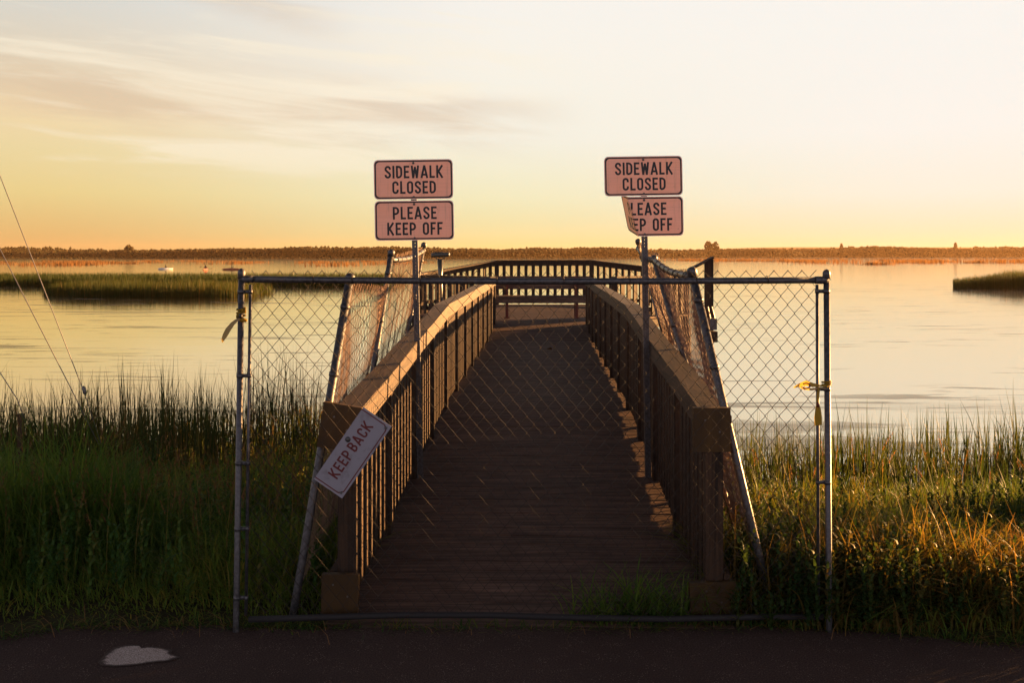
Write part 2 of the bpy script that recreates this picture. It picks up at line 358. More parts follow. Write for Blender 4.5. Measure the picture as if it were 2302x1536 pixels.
def water_fn(t, b):
    tc = t.new('ShaderNodeTexCoord'); p = tc.outputs['Object']
    n1 = t.noise(t.map(p, (0.55, 2.2, 1)), 1.0, 4, 0.55); n2 = t.noise(t.map(p, (0.05, 0.22, 1)), 1.0, 4, 0.55)
    bp = t.new('ShaderNodeBump'); bp.inputs['Strength'].default_value = 0.05; bp.inputs['Distance'].default_value = 0.10
    t.put(bp.inputs['Height'], t.math('ADD', n1, t.math('MULTIPLY', n2, 2.0)))
    weed = t.noise(t.map(p, (0.16, 0.85, 1)), 1.0, 6, 0.62, 0.4); patch = t.noise(t.map(p, (0.03, 0.05, 1)), 1.0, 3, 0.5)
    wf = t.math('MULTIPLY', t.mapr(weed, 0.572, 0.625), t.mapr(patch, 0.42, 0.54))
    fl = t.noise(t.map(p, (0.34, 2.6, 1), (3, 1, 0)), 1.0, 5, 0.6, 0.3); p2 = t.noise(t.map(p, (0.07, 0.12, 1), (9, 4, 0)), 1.0, 3, 0.5)
    wf = t.math('MAXIMUM', wf, t.math('MULTIPLY', t.mapr(fl, 0.585, 0.64), t.mapr(p2, 0.43, 0.54)))
    sp = t.new('ShaderNodeSeparateXYZ'); t.put(sp.inputs[0], p)
    edge = t.math('MULTIPLY', t.mapr(sp.outputs[1], 22, 16), t.mapr(weed, 0.47, 0.56)); wf = t.math('MAXIMUM', wf, edge)
    wf = t.math('MULTIPLY', wf, t.mapr(sp.outputs[1], 150, 60))
    gl = t.new('ShaderNodeBsdfGlossy'); gl.inputs['Color'].default_value = (0.90, 0.81, 0.63, 1); gl.inputs['Roughness'].default_value = 0.06
    t.l.new(bp.outputs[0], gl.inputs['Normal'])
    t.put(b.inputs['Base Color'], (0.045, 0.035, 0.02)); b.inputs['Roughness'].default_value = 0.5; b.inputs['Specular IOR Level'].default_value = 0.1
    lw = t.new('ShaderNodeLayerWeight'); lw.inputs[0].default_value = 0.5
    fr = t.mapr(lw.outputs['Facing'], 0.55, 0.93, 0.35, 0.97)
    fr = t.math('MULTIPLY', fr, t.math('SUBTRACT', 1.0, t.math('MULTIPLY', wf, 0.62)))
    mx = t.new('ShaderNodeMixShader'); t.put(mx.inputs[0], fr); t.l.new(b.outputs[0], mx.inputs[1]); t.l.new(gl.outputs[0], mx.inputs[2])
    out = [n for n in t.n if n.type == 'OUTPUT_MATERIAL'][0]; t.l.new(mx.outputs[0], out.inputs[0])
M['water'] = mat('still lake water', (0.04, 0.035, 0.02), 0.5, 0, 0.1, water_fn)
wm = MB(); wm.add([(-3300, 8.2, WATER), (3300, 8.2, WATER), (3300, 2050, WATER), (-3300, 2050, WATER)], [(0, 1, 2, 3)])
tag(wm.build('water', M['water']), 'still lake reflecting the yellow dawn sky', 'lake', kind='structure')

rx = np.linspace(-30, 30, 241); re = road_edge(rx)
rv = np.concatenate([np.stack([rx, np.full_like(rx, -30), np.full_like(rx, 0.0)], 1), np.stack([rx, re - 0.25, np.full_like(rx, 0.0)], 1), np.stack([rx, re, np.full_like(rx, -0.004)], 1), np.stack([rx, re + .02, np.full_like(rx, -0.06)], 1)])
n = len(rx); rq = np.array([(r * n + i, r * n + i + 1, (r + 1) * n + i + 1, (r + 1) * n + i) for r in range(3) for i in range(n - 1)])
tag(np_mesh('road', rv, rq, M['asphalt'], smooth=False), 'dark asphalt path along the front of the closed boardwalk', 'road', kind='structure')
# worn paint patch on the asphalt
pp = []
for px, py in [(232, 1490), (246, 1474), (262, 1461), (290, 1455), (312, 1456), (318, 1461), (332, 1459), (352, 1460), (378, 1466), (374, 1472), (392, 1480), (372, 1487), (330, 1491), (300, 1496), (262, 1498), (240, 1496)]:
    Y = EYE * F / (py - HOR); pp.append(((px - CX) / F * Y, Y))
fine = []
for i in range(len(pp)):
    a, b2 = pp[i], pp[(i + 1) % len(pp)]
    for k in range(6): u = k / 6; fine.append((a[0] * (1 - u) + b2[0] * u, a[1] * (1 - u) + b2[1] * u))
fine = np.array(fine); mid = fine.mean(0); rings = [(1.16, 0.0), (1.0, .5), (.8, .9), (.4, 1.0), (.02, 1.0)]; nF = len(fine)
pv = np.concatenate([np.c_[mid + (fine - mid) * f, np.full(nF, .004)] for f, _ in rings])
pq = np.array([(r * nF + i, r * nF + (i + 1) % nF, (r + 1) * nF + (i + 1) % nF, (r + 1) * nF + i) for r in range(len(rings) - 1) for i in range(nF)])
tag(np_mesh('road_marking', pv, pq, M['paint'], tint=np.repeat([a for _, a in rings], nF), smooth=False), 'worn patch of white paint on the dark asphalt', 'road marking', kind='structure')

# ------------------------------------------------------------------ boardwalk
AX = 0.0331
def cxl(Y): return AX * Y - 0.079                    # centre of the walk
def zf(Y):
    if Y < 5.0: return 0.0
    if Y < 10.05: return 0.335 * (Y - 5.0) / 5.05
    return 0.335 + 0.037 * (Y - 10.05) / 9.7
DV = Vector((AX, 1, 0)).normalized(); NV = Vector((DV.y, -DV.x, 0))
HW = 0.915                                           # half clear width
def wp(Y, u, z): return Vector((cxl(Y), Y, z)) + NV * u
PZ = 0.55
bw = thing('boardwalk', 'weathered plank boardwalk with a ramp leading out to the railed viewing platform', 'boardwalk', (cxl(5), 5, 0))
def boards(Y0, Y1, u0, u1, zfun, pitch=0.146, gap=0.008, th=0.036):
    m = MB(); Y = Y0
    while Y < Y1 - 0.02:
        e = min(Y + pitch - gap, Y1); dz = random.uniform(-.0025, .0025); j0 = random.uniform(-.012, .012); j1 = random.uniform(-.012, .012)
        za, zb = zfun(Y) + dz, zfun(e) + dz; ch = 0.006
        P = [wp(Y, u0 + j0, za - th), wp(Y, u1 + j1, za - th), wp(e, u1 + j1, zb - th), wp(e, u0 + j0, zb - th),
             wp(Y, u0 + j0, za - ch), wp(Y, u1 + j1, za - ch), wp(e, u1 + j1, zb - ch), wp(e, u0 + j0, zb - ch),
             wp(Y + ch, u0 + j0, za), wp(Y + ch, u1 + j1, za), wp(e - ch, u1 + j1, zb), wp(e - ch, u0 + j0, zb)]
        m.add(P, [(3, 2, 1, 0), (0, 1, 5, 4), (1, 2, 6, 5), (2, 3, 7, 6), (3, 0, 4, 7), (4, 5, 9, 8), (5, 6, 10, 9), (6, 7, 11, 10), (7, 4, 8, 11), (8, 9, 10, 11)])
        Y += pitch
    return m
boards(5.0, 10.05, -HW - .13, HW + .13, zf).build('ramp_deck', M['deck'], bw)
boards(10.056, 17.50, -HW - .13, HW + .13, zf).build('walkway_deck', M['deck'], bw)
boards(17.505, 20.55, -HW - .13, HW + .13, lambda Y: zf(17.5) + (PZ - zf(17.5)) * (Y - 17.5) / 3.05).build('platform_ramp', M['deck'], bw)
fm = MB(); P0, P1 = wp(4.985, -HW - .12, 0), wp(4.985, HW + .12, 0)
fm.hexa([P0 + Vector((0, -.02, -.14)), P1 + Vector((0, -.02, -.14)), P1 + Vector((0, .012, -.14)), P0 + Vector((0, .012, -.14)), P0 + Vector((0, -.02, -.006)), P1 + Vector((0, -.02, -.006)), P1 + Vector((0, .012, -.006)), P0 + Vector((0, .012, -.006))])
fm.build('fascia_board', M['rail'], bw)
for u in (-HW - .06, 0, HW + .06):
    m = MB(); pts = [wp(Y, u, zf(Y) - 0.036 - 0.10) for Y in (5.02, 10.05, 20.4)]; m.sweep(pts, NV, .045, .19); m.build('joist', M['post'], bw)
for Y in (7.6, 10.05, 12.5, 15, 17.5, 20.2):
    for u in (-HW + .05, HW - .05):
        m = MB(); p = wp(Y, u, 0); m.tube([(p.x, p.y, -3.2), (p.x, p.y, zf(Y) - .24)], .11, 12); m.build('pile', M['post'], bw, True)
# platform: octagon
PZ = 0.55
OCT = [(-.40, 20.72), (-2.25, 22.55), (-2.25, 25.1), (-.42, 26.95), (2.20, 26.95), (4.02, 25.1), (4.02, 22.55), (2.17, 20.72)]
def oct_range(Y):
    xs_ = []
    for i in range(8):
        (xa, ya), (xb, yb) = OCT[i], OCT[(i + 1) % 8]
        if abs(ya - yb) > 1e-6 and min(ya, yb) <= Y <= max(ya, yb): xs_.append(xa + (xb - xa) * (Y - ya) / (yb - ya))
    return (min(xs_), max(xs_)) if xs_ else (-.4, 2.17)
m = MB(); Y = 20.56
while Y < 27.0:
    a0, a1 = oct_range(min(max(Y, 20.73), 26.94)); b0, b1 = oct_range(min(max(Y + .138, 20.73), 26.94)); e = .12; dz = random.uniform(-.002, .002)
    m.hexa([(a0 - e, Y, PZ - .036), (a1 + e, Y, PZ - .036), (b1 + e, Y + .138, PZ - .036), (b0 - e, Y + .138, PZ - .036), (a0 - e, Y, PZ + dz), (a1 + e, Y, PZ + dz), (b1 + e, Y + .138, PZ + dz), (b0 - e, Y + .138, PZ + dz)]); Y += .146
m.build('platform_deck', M['deck'], bw)
m = MB()
for i in range(8):
    a, b2 = Vector((*OCT[i], PZ - .14)), Vector((*OCT[(i + 1) % 8], PZ - .14)); d = (b2 - a).normalized(); m.sweep([a, b2], (d.y, -d.x, 0), .05, .2)
m.build('rim_joist', M['post'], bw)
for x, y in OCT + [(.9, 23.8)]:
    m = MB(); m.tube([(x, y, -3.4), (x, y, PZ - .26)], .12, 12); m.build('pile', M['post'], bw, True)

# railings of the walk
RH = 1.065
def railing(side, label):
    t = thing('boardwalk_railing', label, 'railing', wp(5.13, side * HW, 0), 'wooden railings along the boardwalk')
    uP = side * (HW + 0.045)
    pm_ = MB(); pm_.hexa([Vector((0, 0, 0)) + NV * a + DV * b + Vector((0, 0, c)) for c in (-.16, RH - .04) for a, b in ((-.045, -.045), (.045, -.045), (.045, .045), (-.045, .045))])
    post0 = None; bal0 = None
    bm_ = MB(); bm_.hexa([NV * a + DV * b + Vector((0, 0, c)) for c in (.04, RH - .045) for a, b in ((-.019, -.051), (.019, -.051), (.019, .051), (-.019, .051))])
    for k in range(13):
        Y = 5.13 + 1.22 * k; p = wp(Y, uP, zf(Y))
        if post0 is None:
            post0 = pm_.build('post', M['post'], t, raw=True); post0.location = p - ORG[t.name]
        else: copy_at(post0, t, p)
        if k < 12:
            for j in range(1, 8):
                Yb = Y + 1.22 * j / 8 + random.uniform(-.006, .006); q = wp(Yb, uP, zf(Yb) + random.uniform(-.008, .002))
                if bal0 is None:
                    bal0 = bm_.build('baluster', M['post'], t, raw=True); bal0.location = q - ORG[t.name]
                else: copy_at(bal0, t, q)
    path = [5.08, 6.3, 7.57, 8.79, 10.03, 12.4, 14.9, 17.3, 19.86]
    wob = [0, .006, -.005, .004, 0, .006, -.006, .004, 0]
    m = MB(); m.sweep([wp(Y, side * (HW + .060) + w, zf(Y) + RH - .019) for Y, w in zip(path, wob)], NV, .146, .038); m.build('cap_rail', M['rail'], t)
    m = MB(); m.sweep([wp(Y, side * (HW + .004) + w, zf(Y) + RH - .084) for Y, w in zip(path, wob)], NV, .030, .089); m.build('side_rail', M['rail'], t)
    m = MB(); m.sweep([wp(Y, side * (HW + .112), zf(Y) + .130) for Y in path], NV, .036, .222); m.build('toe_board', M['post'], t)
    return t
rl = railing(-1, 'left wooden railing with sunlit inner balusters, behind the KEEP BACK sign')
rr = railing(1, 'right wooden railing in shade, beside the bent sign, its end board square and level')
def end_board(par, c, w, h, th, ang, yaw=0):
    m = MB(); m.box((-w / 2, -th / 2, -h / 2), (w / 2, th / 2, h / 2)); m.xf(Matrix.Translation(c) @ Matrix.Rotation(yaw, 4, 'Z') @ Matrix.Rotation(ang, 4, 'Y'))
    o = m.build('end_board', M['ply'], par)
    for dx_, dz_ in ((-.035, .05), (.04, -.01)):
        s = MB(); s.tube([(dx_, -th / 2 - .003, dz_), (dx_, -th / 2 + .004, dz_)], .005, 8); s.xf(Matrix.Translation(c) @ Matrix.Rotation(yaw, 4, 'Z') @ Matrix.Rotation(ang, 4, 'Y')); s.build('screw', M['steel'], o)
    return o
end_board(rl, at(764, 960, 5.05), .20, .235, .036, math.radians(9))
end_board(rl, at(765, 1335, 5.04), .19, .205, .036, math.radians(1))
end_board(rr, at(1599, 966, 5.05), .192, .228, .036, math.radians(0))
end_board(rr, at(1603, 1349, 5.04), .24, .19, .036, math.radians(-3))

# platform railing
pr = thing('platform_railing', 'dark timber railing round the far viewing platform, behind the bench', 'railing', (.9, 23.8, PZ))
TOP = {0: 1.455, 1: 1.46, 2: 1.475, 3: 1.775, 4: 1.785, 5: 1.56, 6: 1.47, 7: 1.455}
for i in range(7):
    a, b2 = Vector((*OCT[i], TOP[i])), Vector((*OCT[i + 1], TOP[i + 1])); d = (b2 - a); d.z = 0; L = d.length; d.normalize(); nn = (d.y, -d.x, 0)
    m = MB(); m.sweep([a - Vector((0, 0, .02)), b2 - Vector((0, 0, .02))], nn, .16, .04); m.build('cap_rail', M['post'], pr)
    m = MB(); m.sweep([a - Vector((0, 0, .10)) - d * -.06, b2 - Vector((0, 0, .10)) - d * .06], nn, .04, .12); m.build('side_rail', M['post'], pr)
    m = MB(); za = Vector((0, 0, PZ + .16)); m.sweep([Vector((a.x, a.y, 0)) + za + d * .06, Vector((b2.x, b2.y, 0)) + za - d * .06], nn, .04, .09); m.build('lower_rail', M['post'], pr)
    nb = int(L / .218)
    for k in range(1, nb + 1):
        u = k / (nb + 1); p = a.lerp(b2, u) + Vector(nn) * (-.035)
        m = MB(); s = Vector(nn)
        m.hexa([Vector((p.x, p.y, z)) + d * aa * .045 + s * bb * .019 for z in (PZ + .03, p.z - .045) for aa, bb in ((-1, -1), (1, -1), (1, 1), (-1, 1))]); m.build('baluster', M['post'], pr)
for i in range(8):
    x, y = OCT[i]; m = MB(); m.box((x - .06, y - .06, PZ - .3), (x + .06, y + .06, TOP[i] - .045)); m.build('post', M['post'], pr)

# bench on the platform
bt = thing('bench', 'plank bench on red steel legs at the edge of the viewing platform', 'bench', (.7, 21.35, PZ))
for z, y, w, h, nm in ((PZ + .46, 21.12, .14, .04, 'seat_plank'), (PZ + .46, 21.28, .14, .04, 'seat_plank'), (PZ + .46, 21.44, .14, .04, 'seat_plank')):
    m = MB(); m.sweep([(-.42, y, z), (1.75, y, z)], (0, 1, 0), w, h); m.build(nm, M['deck'], bt)
m = MB(); m.sweep([(-.42, 21.03, PZ + .39), (1.75, 21.03, PZ + .39)], (0, 1, 0), .04, .13); m.build('front_apron', M['deck'], bt)
for z in (PZ + .84, PZ + .67):
    m = MB(); m.sweep([(-.42, 21.56, z), (1.75, 21.56, z)], (0, 1, 0), .04, .12); m.build('back_plank', M['deck'], bt)
for x in (-.11, 1.40):
    m = MB(); m.box((x - .03, 21.05, PZ), (x + .03, 21.11, PZ + .33)); m.box((x - .03, 21.46, PZ), (x + .03, 21.53, PZ + .90)); m.box((x - .028, 21.11, PZ + .33), (x + .028, 21.46, PZ + .38)); m.box((x - .06, 21.0, PZ + .001), (x + .06, 21.045, PZ + .02))
    m.build('leg', M['redsteel'], bt)

# coin binocular viewer
vx, vy = at(990, 575, 22.6).x, 22.6
vt = thing('binocular_viewer', 'dark binocular viewer on a pedestal at the left of the platform', 'viewer', (vx, vy, PZ))
m = MB(); m.tube([(vx, vy, PZ), (vx, vy, PZ + .03), (vx, vy, PZ + .031), (vx, vy, 1.35), (vx, vy, 1.42), (vx, vy, 1.80)], [.16, .16, .06, .055, .05, .068], 16); m.build('pedestal', M['viewer'], vt, True)
m = MB(); m.tube([Vector((vx + .115 * math.cos(a), vy, 1.895 + .085 * math.sin(a))) for a in np.linspace(math.pi * 1.02, math.pi * 1.98, 12)], .013, 8); m.build('yoke', M['viewer'], vt, True)
m = MB()
for s in (-.045, .045):
    m.tube([Vector((vx - .21, vy + s, 1.91)), Vector((vx - .16, vy + s, 1.915)), Vector((vx + .06, vy + s, 1.925)), Vector((vx + .10, vy + s, 1.925)), Vector((vx + .20, vy + s, 1.93)), Vector((vx + .215, vy + s, 1.93))], [.045, .058, .062, .052, .05, .035], 14)
m.box((vx - .13, vy - .05, 1.88), (vx + .08, vy + .05, 1.985)); m.build('binocular_head', M['viewer'], vt, True)

# ------------------------------------------------------------------ chain link
def chainlink(S, L, H, p=0.036, q=0.044, r=0.0018, sides=4, j0=0):
    """S(s, t) -> point, normal ; zigzag wires hooked into each other"""
    nw = int(L / p); nj = int(H / q); V = []; Qd = []; base = 0
    for i in range(nw):
        s = []; t = []; dd = []
        for j in range(nj + 1):
            hi = (i + j + j0) % 2
            s.append((i + hi + (0.05 if hi else -0.05)) * p); t.append(j * q); dd.append((1 if hi else -1) * r * 1.1)
        P, N = S(np.array(s), np.array(t)); P = P + N * np.array(dd)[:, None]
        T = np.gradient(P, axis=0); T /= np.linalg.norm(T, axis=1)[:, None] + 1e-12
        B = np.cross(T, N); B /= np.linalg.norm(B, axis=1)[:, None] + 1e-12; U = np.cross(B, T)
        ring = []
        for k in range(sides):
            an = 2 * math.pi * (k + .5) / sides; ring.append(P + (B * math.cos(an) + U * math.sin(an)) * r)
        R = np.stack(ring, 1).reshape(-1, 3); V.append(R); m_ = len(P)
        a = base + (np.arange(m_ - 1)[:, None] * sides + np.arange(sides)[None, :]); b_ = base + (np.arange(m_ - 1)[:, None] * sides + (np.arange(sides) + 1)[None, :] % sides)
        Qd.append(np.stack([a, b_, b_ + sides, a + sides], -1).reshape(-1, 4)); base += len(R)
    return np.concatenate(V), np.concatenate(Qd)
def cap_of(m, p, d, r):
    """pipe cap with a skirt and a dome"""
    p = Vector(p); d = Vector(d).normalized()
    m.tube([p - d * .035, p - d * .006, p, p + d * .008, p + d * .016, p + d * .020], [r * 1.17, r * 1.2, r * 1.2, r * 1.02, r * .66, r * .12], 14)
def band(m, p, d, r, w=.022):
    p = Vector(p); d = Vector(d).normalized(); m.tube([p - d * w / 2, p + d * w / 2], r, 14)

# front fence
FY = 4.93
fl, frr = at(543, 612, FY), at(1858, 614, FY); flb, frb = at(531, 1400, FY), at(1864, 1392, FY)
ft = thing('chain_link_fence', 'grey chain link fence panel closing off the front of the boardwalk', 'fence', (flb.x, FY, 0))
for top, bot in ((fl, flb), (frr, frb)):
    d = (top - bot).normalized(); m = MB(); m.tube([bot - d * .25, bot, top], .0155, 16); po = m.build('post', M['galv'], ft, True)
    m = MB(); cap_of(m, top, d, .0165); m.build('post_cap', M['galv'], po, True)
tra, trb = at(556, 628, FY), at(1846, 630, FY)
tpts = [tra.lerp(trb, u) + Vector((0, 0, -.008 * math.sin(math.pi * u))) for u in np.linspace(0, 1, 12)]
m = MB(); m.tube(tpts, .0165, 16); m.tube([tra - Vector((.035, 0, 0)), tra + Vector((.03, 0, 0))], .0195, 14); m.tube([trb - Vector((.03, 0, 0)), trb + Vector((.035, 0, 0))], .0195, 14); m.build('top_rail', M['galv'], ft, True)
bpts = [at(px, py, FY) for px, py in ((560, 1394), (760, 1388), (900, 1384), (1100, 1384), (1300, 1390), (1500, 1393), (1700, 1388), (1850, 1388))]
m = MB(); m.tube(bpts, .0155, 14); m.build('bottom_rail', M['dark_pipe'], ft, True)
for (x0, y0, x1, y1, fx0, fx1) in ((563, 640, 553, 1385, 543, 532), (1837, 640, 1840, 1360, 1857, 1862)):
    a, b2 = at(x0, y0, FY), at(x1, y1, FY); m = MB(); m.tube([a, b2], .0085, 8); m.build('tension_bar', M['galv'], ft, True)
    for py in ((656, 845, 1042, 1190, 1345) if x0 < 1000 else (655, 875, 1085)):
        u = (py - y0) / (y1 - y0); p = a.lerp(b2, u); pc = Vector((at(fx0 + (fx1 - fx0) * (py - 612) / 788, py, FY)))
        m = MB(); m.tube([pc - Vector((0, 0, .010)), pc + Vector((0, 0, .010))], .0185, 14); m.tube([p - Vector((0, 0, .010)), p + Vector((0, 0, .010))], .011, 10)
        m.box((min(pc.x, p.x), FY - .003, p.z - .009), (max(pc.x, p.x), FY + .003, p.z + .009)); m.build('tension_band', M['galv'], ft, True)
Lf = at(1838, 0, FY).x - at(562, 0, FY).x; xa = at(562, 0, FY).x; zb0 = at(0, 1384, FY).z
def Sfront(s, t):
    x = xa + s; y = FY + .021 + .009 * lumps(x, t, 3.1, 5) + .02 * (1 - sstep(t, 0, .5)) * lumps(x, t, 4.0, 8); z = zb0 + t + .006 * lumps(x, t, 5.0, 9)
    x = x + .006 * lumps(x, t, 6.0, 12)
    return np.stack([x, y, z], 1), np.tile(np.array([0, -1.0, 0]), (len(s), 1))
V, Qd = chainlink(Sfront, Lf, at(0, 607, FY).z - zb0, p=.0358, q=.0436, r=.0021)
np_mesh('mesh', V, Qd, M['wire'], ft)
m = MB()
for px in (700, 787, 940, 1112, 1262, 1410, 1560, 1720):
    p = at(px, 629, FY); m.tube([p + Vector((.0195 * .3, .0195 * math.cos(a), .0195 * math.sin(a))) + Vector((.012 * a / 6.28, 0, 0)) for a in np.linspace(0, 6.6, 16)], .0022, 5)
m.build('tie_wires', M['wire'], ft, True)

# leaning fence panels on both sides of the ramp
def side_fence(wire_r, label, tops, bots, sag_first, rail_spans, slump):
    t = thing('side_fence', label, 'fence', bots[0], 'leaning chain link panels beside the ramp')
    tops = [Vector(a) for a in tops]; bots = [Vector(a) for a in bots]
    for a, b2 in zip(tops, bots):
        d = (a - b2).normalized(); m = MB(); m.tube([b2 - d * .25, b2, a], .0215, 14); po = m.build('post', M['galv'], t, True)
        m = MB(); cap_of(m, a, d, .0225); m.build('post_cap', M['galv'], po, True)
        for o_ in (.16, .52): m = MB(); band(m, a - d * o_, d, .025); m.build('band', M['galv'], po, True)
    for (i, j, o0, o1) in rail_spans:
        a = tops[i] + Vector((0, 0, o0)); b2 = tops[j] + Vector((0, 0, o1)); pts = [a.lerp(b2, u) + Vector((0, 0, -.03 * math.sin(math.pi * u))) for u in np.linspace(0, 1, 9)]
        m = MB(); m.tube(pts, .0195, 14); ro = m.build('top_rail', M['galv'], t, True)
        m = MB()
        for u in np.linspace(.1, .95, 8):
            p = pts[0].lerp(pts[-1], u) + Vector((0, 0, -.03 * math.sin(math.pi * u))); m.tube([p + Vector((.022 * math.cos(k), 0, .022 * math.sin(k))) for k in np.linspace(0, 6.4, 14)], .002, 5)
        m.build('tie_wires', M['wire'], ro, True)
    for i in range(len(tops) - 1):
        A0, A1, B0, B1 = (np.array(v) for v in (bots[i], bots[i + 1], tops[i], tops[i + 1]))
        L = float(np.linalg.norm(A1 - A0)); H = float(np.linalg.norm(B0 - A0)) - .02
        N = np.cross(A1 - A0, B0 - A0); N /= np.linalg.norm(N); N = N if N[1] < 0 else -N
        sg = slump[i]
        def S(s, tt_, A0=A0, A1=A1, B0=B0, B1=B1, L=L, H=H, N=N, sg=sg, i=i):
            u = s / L; v = tt_ / H * 1.005; P = (1 - u)[:, None] * (A0 + (B0 - A0) * v[:, None]) + u[:, None] * (A1 + (B1 - A1) * v[:, None])
            drop = sg * v * np.clip(np.where(u < .8, u / .8, (1 - u) / .2 * .35 + .65), 0, 1)
            P[:, 2] -= drop; amp = .010 + .07 * (sg > 0) * v
            off = amp * lumps(s * 1.0, tt_, 4.5, 21 + i) + .008 * lumps(s, tt_, 14, 40 + i)
            P = P + N[None, :] * off[:, None]; P[:, 2] += .010 * lumps(s, tt_, 9, 33 + i)
            return P, np.tile(N, (len(s), 1))
        V, Qd = chainlink(S, L, H, r=wire_r)
        np_mesh('mesh', V, Qd, M['side_wire'], t)
    return t
side_fence(.0022, 'left leaning chain link panels with a slumped crumpled mesh, beside the sunlit railing',
           [at(787, 622, 5.12), at(880, 566, 7.3), at(953, 549, 9.3)], [at(668, 1330, 5.12), at(800, 1080, 7.3), at(885, 920, 9.3)], True, [(1, 2, -.06, -.06)], [.20, 0.0])
side_fence(.0030, 'right leaning chain link panels with taut mesh, beside the shaded railing',
           [at(1555, 608, 5.12), at(1470, 579, 7.2), at(1434, 541, 9.1)], [at(1706, 1250, 5.12), at(1660, 1215, 7.2), at(1560, 1000, 9.1)], False, [(0, 1, -.03, -.015), (1, 2, -.02, -.07)], [0.03, 0.03])

# ------------------------------------------------------------------ lettering
def arc(cx, cy, rx, ry, a0, a1, n=8): return [(cx + rx * math.cos(math.radians(a)), cy + ry * math.sin(math.radians(a))) for a in np.linspace(a0, a1, n)]
def glyph(ch):
    w = {'I': .16, 'W': .66, 'A': .58, 'K': .54, 'L': .42, 'E': .44, 'F': .42, ' ': .30}.get(ch, .50)
    h = .08; l, r, b, t = h, w - h, h, 1 - h; q = min(.2, (r - l) / 2); c = w / 2
    G = {
        'I': [[(c, 0), (c, 1)]], ' ': [],
        'L': [[(l, 1), (l, b), (w, b)]],
        'E': [[(w, t), (l, t), (l, b), (w, b)], [(l, .51), (w * .88, .51)]],
        'F': [[(w, t), (l, t), (l, 0)], [(l, .50), (w * .86, .50)]],
        'K': [[(l, 0), (l, 1)], [(r + .02, 1), (l, .36)], [(l + .10, .52), (r + .03, 0)]],
        'A': [[(h * .8, 0), (c, 1)], [(c, 1), (w - h * .8, 0)], [(.2 * w, .27), (.8 * w, .27)]],
        'W': [[(h, 1), (.28 * w, 0)], [(.28 * w, 0), (c, .9)], [(c, .9), (.72 * w, 0)], [(.72 * w, 0), (w - h, 1)]],
        'D': [[(l, b), (l, t)] + arc(r - .24, t - .24, .24, .24, 90, 0) + arc(r - .24, b + .24, .24, .24, 0, -90) + [(l, b)]],
        'O': [arc(r - q, t - q, q, q, 90, 0) + arc(r - q, b + q, q, q, 0, -90) + arc(l + q, b + q, q, q, -90, -180) + arc(l + q, t - q, q, q, 180, 90)],
        'C': [[(r, .66)] + arc(r - q, t - q, q, q, 0, 90) + arc(l + q, t - q, q, q, 90, 180) + arc(l + q, b + q, q, q, 180, 270) + arc(r - q, b + q, q, q, 270, 360) + [(r, .34)]],
        'S': [[(r, .70)] + arc(c, .74, r - c, .18, 0, 180, 12)[0:] + [(l, .69), (l + .06, .60), (r - .06, .41), (r, .32)] + arc(c, .26, r - c, .18, 0, -180, 12) + [(l, .30)]],
        'P': [[(l, 0), (l, t)] + arc(r - .22, t - .22, .22, .22, 90, 0) + arc(r - .22, .44 + .2, .22, .2, 0, -90) + [(l, .44)]],
        'B': [[(l, b), (l, t)] + arc(r - .2, t - .2, .18, .2, 90, 0) + arc(r - .2, .52 + .2, .18, .2, 0, -90) + [(l, .52)], [(r - .22, .52)] + arc(r - .21, .31, .21, .21, 90, -90, 12) + [(l, b)]],
    }
    return w, G[ch]
def ribbon(m, pts, hw, T, lift):
    P = [Vector((x, y)) for x, y in pts]; Q_ = [P[0]]
    for p in P[1:]:
        if (p - Q_[-1]).length > 1e-5: Q_.append(p)
    P = []
    for i in range(len(Q_) - 1):
        k = max(1, int((Q_[i + 1] - Q_[i]).length / .005)); P += [Q_[i].lerp(Q_[i + 1], q / k) for q in range(k)]
    P.append(Q_[-1]); L = []; R = []
    for i, p in enumerate(P):
        d0 = (p - P[i - 1]).normalized() if i else None; d1 = (P[i + 1] - p).normalized() if i < len(P) - 1 else None
        d0 = d0 or d1; d1 = d1 or d0; n0 = Vector((-d0.y, d0.x)); n1 = Vector((-d1.y, d1.x)); nn = (n0 + n1)
        nn = nn.normalized() if nn.length > 1e-4 else n0; k = hw / max(.42, nn.dot(n0)); L.append(p + nn * k); R.append(p - nn * k)
    V = [T(v.x, v.y, lift) for v in L] + [T(v.x, v.y, lift) for v in R]; n = len(P)
    m.add(V, [(i, n + i, n + i + 1, i + 1) for i in range(n - 1)])
def write(m, text, cx, cy, H, T, gap=.115, sx=1.0, hw=.078):
    W_ = sum(glyph(c)[0] for c in text) + gap * (len(text) - 1); x = -W_ / 2
    for ch in text:
        w, strokes = glyph(ch)
        for k, st in enumerate(strokes):
            pts = [(cx + (x + a) * H * sx, cy + (b - .5) * H) for a, b in st]; ribbon(m, pts, hw * H, T, k * .00016)
        x += w + gap
def rrect(w, h, r, n=7):
    p = []
    for cx, cz, a in ((w / 2 - r, h / 2 - r, 0), (-w / 2 + r, h / 2 - r, 90), (-w / 2 + r, -h / 2 + r, 180), (w / 2 - r, -h / 2 + r, 270)): p += [(x, z) for x, z in arc(cx, cz, r, r, a, a + 90, n)]
    return p
def sheet(m, poly, T, lift): m.add([T(x, z, lift) for x, z in poly], [tuple(range(len(poly)))])
def ring(m, outer, inner, T, lift):
    n = len(outer); m.add([T(x, z, lift) for x, z in outer] + [T(x, z, lift) for x, z in inner], [(i, (i + 1) % n, n + (i + 1) % n, n + i) for i in range(n)])
SW, SH = .612, .308
